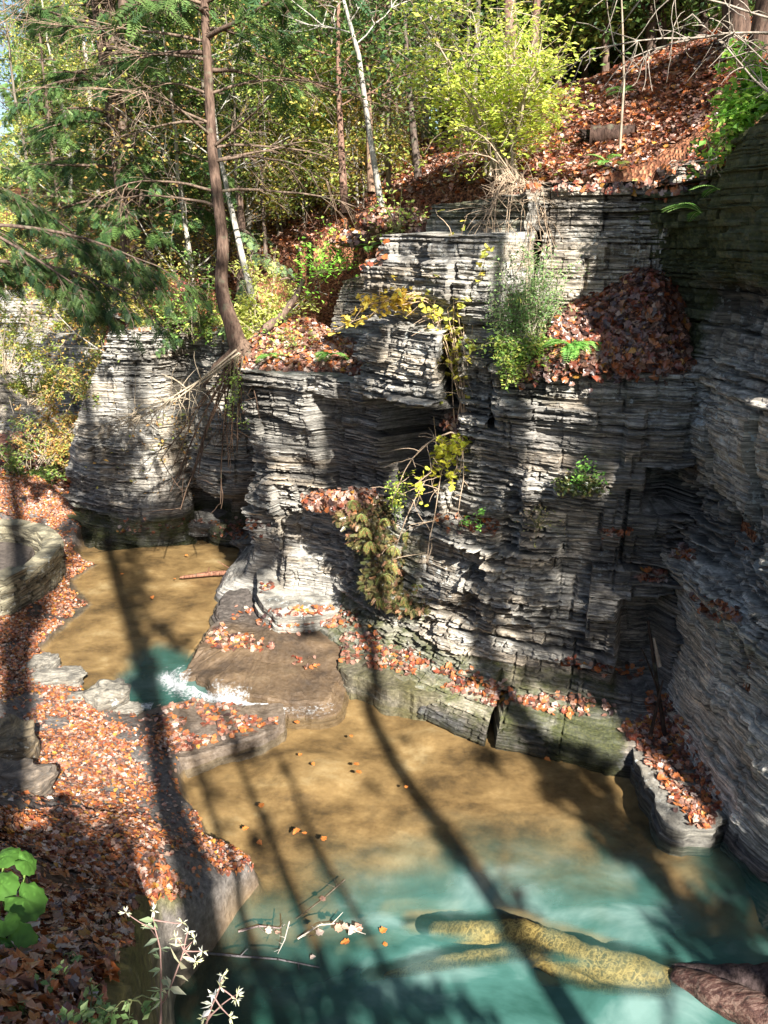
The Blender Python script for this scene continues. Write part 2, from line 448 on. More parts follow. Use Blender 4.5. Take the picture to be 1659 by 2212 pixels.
# --- main cliff: the pillar at its left, the blocks, the long wall to the corner
mc = Cliff([(-2.0, 18.2), (-2.45, 16.0), (-2.5, 14.3), (-2.25, 13.65), (-1.5, 13.3), (-.6, 12.75), (.25, 11.7), (1.5, 10.55), (2.6, 10.05), (3.6, 9.75), (4.4, 9.9)], -.5, 8.4)
mc.prof = [(-.5, 1.0), (.05, .92), (.30, .72), (.50, .30), (.8, .12), (1.3, .05), (2.5, -.05), (3.6, .05), (4.6, .12), (5.4, .05), (8.4, -.1)]
mc.tier(500, 800, 790, 4.72, 1.35)
mc.tier(800, 1090, 505, 6.95, .8)
mc.tier(1066, 1800, 790, 5.32, 1.0)
mc.feat(800, 872, 945, 1085, -1.25, .08)
mc.feat(690, 860, 800, 1075, -.30, .12)
mc.feat(945, 880, 985, 1040, -.45, .1)
mc.feat(983, 700, 1000, 915, 1.3, .02, mc.slots)
mc.feat(1003, 700, 1066, 900, -.22, .03)
mc.feat(1066, 640, 1083, 930, 1.3, .02, mc.slots)
mc.feat(1090, 500, 1102, 640, 1.2, .02, mc.slots)
mc.feat(800, 700, 985, 866, .28, .05)
mc.feat(800, 560, 1068, 640, .10, .05)
mc.feat(735, 690, 850, 712, -.5, .04)
mc.feat(530, 800, 700, 830, .14, .03)
mc.feat(500, 960, 560, 1060, -.28, .15)
mc.feat(500, 1100, 600, 1290, -.35, .15)
mc.feat(940, 1130, 1075, 1180, .22, .05)
mc.feat(1200, 1040, 1300, 1066, .16, .03)
mc.feat(1335, 1290, 1440, 1480, -.4, .06)
mc.feat(1395, 1010, 1500, 1110, -.55, .08)
mc.feat(1097, 1470, 1108, 1580, .6, .012, mc.slots)
mc.feat(1000, 1280, 1340, 1310, .10, .03)
mc.feat(1085, 870, 1400, 905, .10, .03)
mc.feat(1150, 930, 1400, 945, -.12, .03)
sx = [mc.hit(x, y)[0] for x, y in ((500, 790), (625, 600), (650, 600), (815, 550), (832, 440), (1060, 430), (1090, 400), (1440, 390))]
mc.top = (np.array([0, mc.s[-1] * .0 + .5] + sx + [mc.s[-1]]), np.array([4.7, 4.8, 5.0, 5.2, 6.15, 6.6, 7.35, 7.45, 7.6, 7.6, 7.9]))
o_ = np.argsort(mc.top[0]); mc.top = (mc.top[0][o_], mc.top[1][o_])
mc.feat(740, 1400, 1345, 1600, .66, .15, mc.mossf)
mc.feat(1200, 1500, 1345, 1620, .8, .15, mc.mossf)
mc.feat(760, 1120, 930, 1330, .6, .2, mc.mossf)
mc.feat(800, 400, 1100, 520, .6, .2, mc.mossf)
mc.feat(1100, 780, 1480, 900, .5, .2, mc.mossf)
mc.feat(1170, 810, 1400, 870, .8, .1, mc.licf)
mc.feat(1250, 880, 1500, 1600, .55, .5, mc.wetf)
mc.feat(1080, 860, 1500, 1060, .4, .4, mc.wetf)
mc.feat(700, 850, 960, 1100, .55, .3, mc.wetf)
mc.ampz = ([0, .55, 1.0, 9], [.35, .5, 1.0, 1.0])
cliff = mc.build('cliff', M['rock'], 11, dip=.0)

# --- right wall coming towards the viewer
rw = Cliff([(3.35, 12.2), (3.75, 11.0), (4.05, 10.0), (4.15, 9.0), (4.25, 7.8), (4.5, 6.9), (5.3, 6.3), (7, 6.0), (9, 6.0)], -.6, 9.0, .03)
rw.prof = [(-.6, .22), (.1, .12), (.9, -.02), (1.6, -.16), (2.3, -.06), (2.75, .10), (3.0, -.15), (3.8, -.12), (4.4, .04), (4.6, .16), (5.3, .18), (5.5, -.02), (6.2, -.05), (6.5, .22), (7.2, .35), (9, .2)]
s1 = rw.s[-1]
rw.top = (np.array([0, 1.2, 2.3, 3.3, 5, s1]), np.array([7.6, 7.5, 7.55, 8.0, 8.5, 8.8]))
rw.mossf = [(0, s1, 6.3, 9, .85, .4), (0, 2.6, 4.6, 9, .8, .4), (.5, 2.6, 2.0, 2.8, .7, .2), (0, s1, -.2, .5, .5, .2)]
rw.wetf = [(0, 2.4, -.5, 7, .45, .6), (0, s1, 5.3, 9, .35, .3)]
rw.ampz = ([0, 1.6, 2.6, 9], [.35, .4, 1.0, 1.0])
rw.licf = [(1.9, 5, 4.3, 5.1, 1.0, .12), (1.2, 5, 5.9, 6.4, .7, .1)]
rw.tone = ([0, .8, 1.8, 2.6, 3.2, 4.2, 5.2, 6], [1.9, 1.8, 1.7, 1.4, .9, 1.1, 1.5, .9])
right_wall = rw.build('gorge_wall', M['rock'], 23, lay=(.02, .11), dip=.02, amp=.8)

# --- cliff behind the upper pool and the sunlit one far left
lc_ = Cliff([(-7.9, 21.0), (-7.7, 18.6), (-7.0, 17.5), (-5.6, 17.0), (-4.95, 17.15), (-4.6, 17.7), (-4.1, 17.5), (-3.8, 17.0), (-2.9, 17.0), (-1.6, 17.8)], -.4, 6.0, .032)
lc_.prof = [(-.4, .25), (.5, .2), (1.2, .1), (3, -.05), (4, -.1), (6, -.2)]
lc_.top = (np.array([0, 2.2, 3.3, 4.0, 4.8, 7, lc_.s[-1]]), np.array([1.2, 1.5, 2.4, 3.5, 4.9, 5.1, 4.9]))
lc_.feat(420, 780, 560, 1060, .35, .15)
lc_.feat(420, 1075, 580, 1140, -.6, .1)
lc_.ampz = ([0, 9], [.55, .7])
lc_.mossf = [(0, 20, -.4, .9, .7, .3)]; lc_.wetf = [(0, 20, -.4, 1.2, .5, .3)]
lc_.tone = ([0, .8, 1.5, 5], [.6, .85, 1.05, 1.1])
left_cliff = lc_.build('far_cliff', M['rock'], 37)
fc = Cliff([(-22, 26), (-15, 25), (-11, 24.2), (-8.5, 23.6), (-7, 23.8), (-5, 24.6)], .5, 5.6, .06)
fc.top = (np.array([0, 100]), np.array([5.0, 5.0]))
far2 = fc.build('distant_cliff', M['rock'], 41, lay=(.05, .16), big=.25)

# ------------------------------------------------------------------ ground: bank and stream bed
bank_pts = [(20,1350,.3),(100,1400,.22),(60,1480,.35),(200,1520,.25),(30,1580,.55),(250,1600,.4),(350,1640,.25),(365,1700,.25),(330,1560,.2),(250,1560,.25),(150,1280,.1),(180,1220,.1),
 (150,1700,.85),(0,1680,1.15),(250,1760,.95),(50,1800,1.7),(0,1900,2.8),(120,1880,2.1),(300,1850,1.35),(400,1860,.85),(480,1880,.45),(545,1880,.3),(300,1950,2.0),(430,1950,.6),(350,1965,1.15),
 (200,2050,3.8),(280,2050,3.0),(290,2212,4.3),(150,2212,4.7),(0,2100,4.5),(0,2212,5.0),(100,1980,3.3),(400,1780,.35),(330,1760,.6),(-300,2000,4.0),(-300,1700,2.6),(-300,1500,1.6),(-300,1380,.8),(-300,1250,.5),(60,1250,.2),
 (60,1120,.3),(0,1040,.6),(-300,1100,1.0)]
bp = [tuple(atz(*p)) for p in bank_pts] + [(0, 0, 5.4), (-2, 0, 5.5), (2, -1, 5.5), (-6, 2, 5.6), (-9, 8, 4.5), (-12, 14, 3.0), (-11, 18, 2.6), (-8, 20.0, 1.4), (-12, 22, 2.2), (.1, .4, 5.1), (-5, -3, 5.6), (4, -3, 5.5), (7, -3, 5.6), (0, -6, 5.8), (7, -6, 5.8)]
def pz(lst, z): return [tuple(atz(x, y, z)[:2]) for x, y in lst]
# the land at the left of the stream (plan outline)
land = pz([(-500, 1085), (60, 1085), (185, 1120), (160, 1190), (205, 1215), (150, 1250), (190, 1300), (140, 1345), (85, 1400), (130, 1440), (170, 1475), (235, 1510), (300, 1540), (340, 1528), (420, 1508), (520, 1520), (600, 1520), (606, 1560), (560, 1590), (480, 1608), (410, 1625), (385, 1660), (390, 1710), (430, 1775), (445, 1830), (545, 1862), (560, 1892), (512, 1945)], .12) + \
       [(-2.05, 5.5), (-1.65, 4.2), (-1.15, 2.75), (-.85, 1.9), (-.65, 1.0), (-.35, .1), (.4, -1.3), (2, -2.6), (5, -3.6), (12, -4.5), (12, -8), (-25, -8), (-25, 20)]
deep = pz([(512, 1950), (640, 1925), (740, 1860), (900, 1812), (1100, 1838), (1350, 1850), (1500, 1872), (1700, 1800)], 0) + [(8, 7), (8, -2), (-4, -2), (-3.5, 5)]
upool = pz([(120, 1195), (300, 1178), (480, 1165), (600, 1185), (600, 1230), (505, 1260), (470, 1310), (445, 1370), (395, 1425), (410, 1470), (520, 1520), (340, 1545), (230, 1535), (130, 1500), (60, 1420), (100, 1300)], .1)
plunge = pz([(280, 1400), (330, 1385), (400, 1392), (470, 1440), (560, 1500), (420, 1530), (300, 1555), (210, 1540), (150, 1490), (240, 1470)], .1)
slab_poly = pz([(548, 1228), (600, 1222), (640, 1270), (760, 1290), (760, 1330), (728, 1425), (722, 1478), (640, 1492), (560, 1478), (470, 1462), (400, 1428), (398, 1408), (430, 1380), (468, 1325), (480, 1290)], .42)
gx = np.arange(-12, 7.0, .045); gy = np.arange(-6, 23, .045)
GX, GY = np.meshgrid(gx, gy)
w1 = .10 * fbm(GX * 1.7, GY * 1.7, 3); w2 = .10 * fbm(GX * 1.7, GY * 1.7, 4)
LD = sdf(GX + w1, GY + w2, land)
ZB = rbf(bp, GX, GY)
near = sstep(10, 4, GY)
ZB = ZB + (.06 + .12 * sstep(.3, 1.5, ZB)) * fbm(GX * 1.1, GY * 1.1, 12) + .035 * fbm(GX * 4, GY * 4, 13)
step_ = .16; zz = ZB / step_; fr_ = zz - np.floor(zz)
terr = (np.floor(zz) + sstep(.35, .75, fr_)) * step_
ZB = np.where(ZB < 2.2, ZB * .8 + terr * .2, ZB)
DD = sdf(GX + 1.2 * w1, GY + 1.2 * w2, deep)
UD = sdf(GX, GY, upool); PD = sdf(GX + w1, GY + w2, plunge)
bed = -.10 + .05 * fbm(GX * .8, GY * .8, 6) + .025 * fbm(GX * 3, GY * 3, 7)
bed = bed - .06 * sstep(.38, .62, vn(GX * .9 + 3, GY * .9, 8)) + 0
bed = bed - 1.7 * sstep(-.1, 1.9, DD)
ub = .045 + .03 * fbm(GX, GY, 9) - .7 * sstep(0, .5, PD)
bed = np.where(UD > 0, ub, bed)
ZG = bed + (np.maximum(ZB, -.2) - bed) * sstep(-.07, .07, LD)
landm = sstep(-.07, .05, LD)
soil = sstep(1.0, 2.4, ZG + .7 * fbm(GX * .9, GY * .9, 15)) * landm
mossg = landm * sstep(.5, 1.0, ZG) * (1 - sstep(.0, .5, LD - .15)) * .62
deepm = sstep(.25, .9, -bed)
wetg = np.maximum((1 - landm) * .25, landm * (1 - sstep(.12, .35, ZG)))
ground = mesh('ground', np.stack([GX, GY, ZG], -1).reshape(-1, 3), grid_faces(len(gy), len(gx)), M['ground'], smooth=True,
              attrs={'soil': soil.ravel(), 'moss': mossg.ravel(), 'bed': (1 - landm).ravel(), 'deep': (deepm * (1 - landm)).ravel(), 'wet': wetg.ravel()})
tag(ground, kind='structure')

# ------------------------------------------------------------------ hillside behind the cliffs, to the horizon
hp = [(850,400,15.2),(1000,400,14.2),(1200,375,13),(1400,375,12.4),(1100,330,15.5),(1200,190,19),(1400,130,18.5),(1570,70,18),(1250,290,14.8),(1400,290,14),(1550,180,14),(1650,60,15),
      (650,590,16),(820,470,16),(540,560,20),(640,500,20),(760,430,20),(420,600,19.6),(300,660,20),(100,640,27),(-200,640,27),(300,520,28),(600,430,28),(900,300,26),(0,520,34),(500,400,42),(0,420,46),(900,300,40)]
hq = [tuple(atY(*p)) for p in hp] + [(6.8, 21, 10.4), (9, 15, 11), (6, 11, 9.2), (12, 10, 11.5), (14, 25, 11), (3, 30, 8.6), (15, 45, 11), (-60, 60, 9), (60, 60, 13), (0, 90, 14), (60, 0, 13), (-60, 20, 6),
      (-2.0, 15.6, 5.3), (-1.6, 16.6, 6.0), (-3.5, 19.3, 5.4), (-6, 19.5, 5.2), (-8.5, 21, 3.6), (-11, 25.6, 5.3), (-7, 25.6, 5.3), (-4.5, 22, 6.0)]
hx = np.arange(-70, 70, .22); hy = np.arange(8, 95, .22)
# finer spacing near, coarser far away
hx = np.concatenate([np.arange(-600, -70, 30.), np.arange(-70, -14, 1.0), np.arange(-14, 14, .16), np.arange(14, 70, 1.0), np.arange(70, 620, 30.)])
hy = np.concatenate([np.arange(6, 30, .16), np.arange(30, 95, .8), np.arange(95, 900, 30.)])
HX, HY = np.meshgrid(hx, hy)
HZ = rbf(hq, np.clip(HX, -70, 70), np.clip(HY, 0, 95), .3) + .22 * fbm(HX * .5, HY * .5, 50) + .10 * fbm(HX * 1.9, HY * 1.9, 51)
def behind(c, X, Y, off):         # signed distance behind a cliff's plan path (positive = behind)
    P = c.P[::8]; N = c.N[::8]; D = np.full(X.shape, 1e9); S = np.zeros(X.shape)
    for p, n in zip(P, N):
        d = np.hypot(X - p[0], Y - p[1]); m = d < D
        D = np.where(m, d, D); S = np.where(m, -((X - p[0]) * n[0] + (Y - p[1]) * n[1]), S)
    return np.where(D < 1.2, S, np.where(S > 0, D, -D)) - off
bm = behind(mc, HX, HY, 1.75); br = behind(rw, HX, HY, .35); bl = behind(lc_, HX, HY, 1.0); bf = behind(fc, HX, HY, .5)
keep = np.where((HX > -2.2), np.where(HX < 4.0, bm, np.maximum(br, np.where(HX > 5.5, 1, -1))), -1)
keep = np.where((HX > 2.8) & (HY > 11.2), np.minimum(np.maximum(bm, 1), 1.0), keep)
keep = np.where((HX > 4.2) & (br > 0), 1, keep)
kl = np.where(HX < -6.5, np.where(HY > 22.5, bf, np.where(bl > 0, 1, -1)), bl)
keep = np.where(HX <= -2.2, kl, keep)
keep = np.where((HX < -12) & (HY < 24.5), -1, keep)
keep = np.where((HX > -2.6) & (HY > 18.5), 1, keep); keep = np.where((HX > -5) & (HY > 21), 1, keep)
keep = np.where((HX > 4) & (HY < 8.0), -1, keep)
sink = sstep(.25, -.15, keep)
HZ = HZ * (1 - sink) + (-1.5) * sink
fm = (sink < .999); fmask = fm[:-1, :-1] | fm[1:, :-1] | fm[:-1, 1:] | fm[1:, 1:]
def litterground():
    m, nt, out = newmat('forest_floor'); g = G(nt)
    tc = g.n('TexCoord').outputs['Object']
    n1 = g.noise(tc, 1.2, 5, .6); n2 = g.n('TexVoronoi'); n2.inputs['Scale'].default_value = 24; g.l(tc, n2.inputs['Vector'])
    c = g.ramp(g.math('ADD', g.math('MULTIPLY', n2.outputs['Color'], .7), g.math('MULTIPLY', n1, .3)),
               [(.2, (.035, .018, .012)), (.42, (.16, .06, .03)), (.6, (.30, .12, .06)), (.8, (.42, .22, .12))])
    g.l(g.principled(c, .8, g.bump(n2.outputs['Distance'], .9, .06), .2), out.inputs[0]); return m
M['floor'] = litterground()
hill = mesh('hillside', np.stack([HX, HY, HZ], -1).reshape(-1, 3), grid_faces(len(hy), len(hx), fmask), M['floor'], smooth=True)
tag(hill, kind='structure')

# ------------------------------------------------------------------ water
lw = pz([(600, 1500), (725, 1470), (745, 1430), (900, 1420), (1400, 1500)], 0) + [(5.4, 9.5), (5.4, -.5), (-3.5, -.5), (-3.5, 5)] + pz([(300, 1900), (330, 1700), (360, 1600), (480, 1560)], 0)
wx = np.arange(-5, 5.5, .05); wy = np.arange(-.5, 14, .05); WX, WY = np.meshgrid(wx, wy)
LW = sdf(WX, WY, lw)
logs_px = [((800, 2122), (1130, 2055), .08, .16), ((900, 2008), (1130, 2020), .12, .18), ((1120, 2020), (1460, 2120), .16, .17), ((1460, 2120), (1720, 2230), .16, .16), ((1180, 2120), (1420, 2150), .1, .12)]
def water_attrs(X, Y, kind):
    a1 = .14 * fbm(X * 1.4, Y * 1.4, 61); a2 = .14 * fbm(X * 1.4, Y * 1.4, 62)
    if kind == 'low':
        d = sdf(X + 1.5 * a1, Y + 1.5 * a2, deep)
        mk = .93 * sstep(-.8, 1.5, d + .5 * fbm(X * .8, Y * 1.8, 63))
        tongue = pz([(1390, 1850), (1480, 1850), (1585, 1965), (1560, 2000), (1450, 1930)], 0)
        mk = mk * (1 - .5 * sstep(-.2, .15, sdf(X + a1, Y + a2, tongue)))
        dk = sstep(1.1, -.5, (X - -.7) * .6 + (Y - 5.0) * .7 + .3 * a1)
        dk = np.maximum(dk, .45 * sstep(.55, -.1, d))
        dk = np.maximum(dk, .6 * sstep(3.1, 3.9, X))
        for a, b, ra, rb in logs_px:
            A = atz(*a, -.12)[:2]; B = atz(*b, -.12)[:2]; dd = B - A; L = (dd ** 2).sum()
            t = np.clip(((X - A[0]) * dd[0] + (Y - A[1]) * dd[1]) / L, 0, 1)
            r = np.hypot(X - A[0] - t * dd[0], Y - A[1] - t * dd[1]); rr = (ra + (rb - ra) * t) * (1 + .3 * fbm(X * 3, Y * 3, 66))
            mk = mk * (1 - .70 * sstep(rr * 1.5, rr * .7, r + a1 * .2))
    else:
        mk = .85 * sstep(-.05, .4, sdf(X + a1, Y + a2, plunge)); dk = np.full(X.shape, .45)
    return mk, dk
mk, dk = water_attrs(WX, WY, 'low')
ok = LW > -.05; okf = ok[:-1, :-1] & ok[1:, :-1] & ok[:-1, 1:] & ok[1:, 1:]
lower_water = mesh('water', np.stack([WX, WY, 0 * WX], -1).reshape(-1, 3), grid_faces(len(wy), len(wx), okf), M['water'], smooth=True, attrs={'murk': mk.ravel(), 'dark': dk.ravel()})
tag(lower_water, kind='structure')
ux = np.arange(-9, 0, .05); uy = np.arange(8.5, 18, .05); UX, UY = np.meshgrid(ux, uy)
ok = sdf(UX, UY, upool) > -.3; okf = ok[:-1, :-1] & ok[1:, :-1] & ok[:-1, 1:] & ok[1:, 1:]
mk, dk = water_attrs(UX, UY, 'up')
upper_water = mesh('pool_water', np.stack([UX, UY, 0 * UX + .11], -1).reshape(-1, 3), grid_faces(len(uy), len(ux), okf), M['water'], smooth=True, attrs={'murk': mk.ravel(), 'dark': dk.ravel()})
tag(upper_water, kind='structure')
# ================================================================== slabs, stones, walls
def ring(poly, n, wob=.03, seed=1, step=.06):
    P = np.asarray(poly, float)[:, :2]
    Q = np.vstack([P, P[:1]])
    L = np.concatenate([[0], np.cumsum(np.linalg.norm(np.diff(Q, axis=0), axis=1))])
    s = np.arange(0, L[-1], step)
    R = np.stack([np.interp(s, L, Q[:, k]) for k in range(2)], -1)
    return R + wob * np.stack([fbm(R[:, 0] * 3, R[:, 1] * 3, seed), fbm(R[:, 0] * 3, R[:, 1] * 3, seed + 1)], -1)
def rock_slab(name, poly, ztop, zbot, mat, parent=None, seed=1, layers=5, out=.06, col=(.8, .8, .78), attrs=None, bumpy=.02, wob=.05):
    """a flat slab with ledged sides; ztop is a function (x, y) -> z"""
    R = ring(poly, 0, wob, seed); c = R.mean(0); n = len(R)
    T = np.roll(R, -1, 0) - np.roll(R, 1, 0); T /= np.linalg.norm(T, axis=1)[:, None] + 1e-9
    N = np.stack([T[:, 1], -T[:, 0]], -1)
    area = .5 * np.sum(R[:, 0] * np.roll(R[:, 1], -1) - np.roll(R[:, 0], -1) * R[:, 1])
    if area < 0: N = -N
    rng = np.random.default_rng(seed); V = []; rows = 0; C = []
    zt = ztop(R[:, 0], R[:, 1])
    for k in range(layers):
        o = out * (1 - k / layers) + rng.normal(0, .015) + .03 * fbm(R[:, 0] * 4, R[:, 1] * 4 + k * 9, seed)
        for e in (.002, -.002):
            f = (k + (0 if e > 0 else 1)) / layers
            z = zbot + (zt - zbot) * f + e - (.015 if (k == layers - 1 and e < 0) else 0)
            V.append(np.column_stack([R + N * o[:, None], z])); C.append(np.tile(np.array(col) * (.75 + .35 * rng.random()), (n, 1))); rows += 1
    for f in (.995, .97, .9, .8, .65, .5, .35, .2, .08):
        Q = c + (R - c) * f; z = ztop(Q[:, 0], Q[:, 1]) + bumpy * fbm(Q[:, 0] * 2.5, Q[:, 1] * 2.5, seed + 4) * 1.6
        V.append(np.column_stack([Q, z])); C.append(np.tile(col, (n, 1))); rows += 1
    V = np.concatenate(V); i = np.arange(rows * n).reshape(rows, n); j = np.roll(i, -1, 1)
    F = np.stack([i[:-1], j[:-1], j[1:], i[1:]], -1).reshape(-1, 4)
    V = np.vstack([V, [[c[0], c[1], float(ztop(c[:1], c[1:])[0])]]]); C = np.vstack([np.concatenate(C), [col]])
    Ftri = np.stack([i[-1], j[-1], np.full(n, rows * n)], -1)
    at = {'moss': np.zeros(len(V)), 'wet': np.zeros(len(V))}
    if attrs: at.update({k: f(V) for k, f in attrs.items()})
    return mesh(name, V, [F, Ftri], mat, C, parent, attrs=at)

# the ledge the cascade runs over
slab = rock_slab('rock_slab', slab_poly, lambda x, y: .23 + .04 * (y - 11.3) + .05 * fbm(x * 1.5, y * 1.5, 8), -.15, M['ground'], seed=5, layers=7, out=.24, bumpy=.06, wob=.16,
    attrs={'bed': lambda V: .52 * 1.15 * sstep(.4, -.4, V[:, 1] - 12.7 - .25 * (V[:, 0] + 1.5) + .3 * fbm(V[:, 0] * 2, V[:, 1] * 2, 3)), 'wet': lambda V: .85 + 0 * V[:, 0]})
tag(slab, 'flat wet brown rock slab that the small cascade runs over, below the pale pillar', 'rock slab')
shelf = rock_slab('rock_slab', pz([(300, 1545), (345, 1530), (420, 1512), (520, 1528), (612, 1522), (610, 1562), (560, 1590), (470, 1615), (400, 1640), (330, 1640), (290, 1590)], .15),
    lambda x, y: .17 + 0 * x, -.2, M['ground'], seed=8, attrs={'wet': lambda V: .45 + 0 * V[:, 0], 'bed': lambda V: .35 + 0 * V[:, 0]})
tag(shelf, 'low strip of rock between the two pools, strewn with orange leaves', 'rock slab')
bench = rock_slab('rock_slab', pz([(742, 1306), (800, 1335), (900, 1392), (1000, 1425), (980, 1500), (850, 1478), (740, 1432), (730, 1420)], .42),
    lambda x, y: .31 + .05 * fbm(x * 2, y * 2, 4), -.3, M['ground'], seed=9, wob=.12, attrs={'moss': lambda V: .55 + 0 * V[:, 0], 'wet': lambda V: .25 + 0 * V[:, 0]})
tag(bench, 'mossy rock ledge right of the crack, covered by a drift of red leaves', 'rock slab')
rslab = rock_slab('rock_slab', pz([(1340, 1565), (1420, 1545), (1480, 1560), (1560, 1750), (1555, 1775), (1530, 1800), (1448, 1792), (1395, 1700)], .22),
    lambda x, y: .22 + .05 * (x - 3), -.5, M['rock'], seed=14, layers=8, out=.05, wob=.13, col=(.62, .62, .60), attrs={'wet': lambda V: .35 * (V[:, 2] < .12), 'moss': lambda V: .2 + 0 * V[:, 0]})
tag(rslab, 'leaf-covered rock slab jutting into the pool at the foot of the right wall', 'rock slab')
gslab = rock_slab('rock_slab', pz([(560, 1240), (640, 1235), (760, 1290), (748, 1312), (700, 1322), (600, 1330), (560, 1290)], .6),
    lambda x, y: .60 + .1 * (y - 12.5), .2, M['rock'], seed=21, layers=4, out=.05, wob=.08)
tag(gslab, 'pale grey bare rock step at the foot of the pillar', 'rock slab')

def stone(name, px, py, z, sx, sy, sz, seed, label, rz=0, mat='rock', col=(.62, .60, .56)):
    P = atz(px, py, z); n1, n2 = 26, 40
    th = np.linspace(0, PI, n1)[:, None]; ph = np.linspace(0, 2 * PI, n2, endpoint=False)[None]
    sgn = lambda v, p: np.sign(v) * np.abs(v) ** p
    X = sgn(np.sin(th), .7) * sgn(np.cos(ph), .75); Y = sgn(np.sin(th), .7) * sgn(np.sin(ph), .75); Z = sgn(np.cos(th), .35) + 0 * ph
    k = 1 + .38 * fbm(X * 1.6 + 7 * seed, Y * 1.6 + Z * 1.3, seed) + .08 * fbm(X * 5, Y * 5 + Z * 4, seed + 1) + .05 * (_h(np.floor(Z * 4 + .6 * X), np.floor(X * 0), seed) - .5)
    V = np.stack([X * k * sx, Y * k * sy, Z * k * sz], -1).reshape(-1, 3)
    i = np.arange(n1 * n2).reshape(n1, n2); j = np.roll(i, -1, 1)
    F = np.stack([i[:-1], i[1:], j[1:], j[:-1]], -1).reshape(-1, 4)
    o = mesh(name, V, F, M[mat], np.tile(col, (len(V), 1)), attrs={'moss': np.clip(.3 + V[:, 2], 0, .4), 'wet': .3 * (V[:, 2] < -sz * .4)})
    o.location = P; o.rotation_euler = (.1, .05, rz); tag(o, label, 'rock'); return o
stone('stone', 232, 1505, .28, .30, .30, .15, 3, 'pale pointed stone at the outlet of the plunge pool', .5, col=(.62, .60, .55))
stone('stone', 120, 1470, .28, .42, .22, .1, 4, 'flat grey stone lying among leaves left of the plunge pool', .2)
stone('stone', 95, 1438, .28, .22, .26, .14, 6, 'rounded grey stone at the edge of the upper pool', -.3)
stone('stone', 150, 1452, .18, .22, .12, .06, 8, 'thin wet stone lying flat in the upper pool edge', .1)
stone('stone', 150, 1512, .25, .34, .15, .08, 9, 'long low stone just before the plunge pool outlet', .0)
stone('stone', 275, 1535, .12, .22, .16, .09, 10, 'white-topped stone wetted by the pool outlet', .3)
stone('boulder', 22, 1620, .85, .34, .36, .34, 12, 'square brown boulder at the left edge above the leafy bank', .4, col=(.6, .5, .36))
stone('boulder', 10, 1700, 1.2, .5, .3, .24, 15, 'dark rough boulder below the square brown one at the left edge', .1, col=(.5, .42, .36))
stone('stone', 455, 1130, .3, .9, .5, .22, 17, 'dark flat boulder in shade below the recess of the far cliff', .1, col=(.45, .45, .45))
stone('stone', 560, 1165, .25, .55, .5, .18, 18, 'leaf-dusted boulder at the dark end of the upper pool', .6, col=(.45, .45, .45))
stone('stone', 1150, 545, 6.5, .01, .01, .01, 19, 'x') if False else None

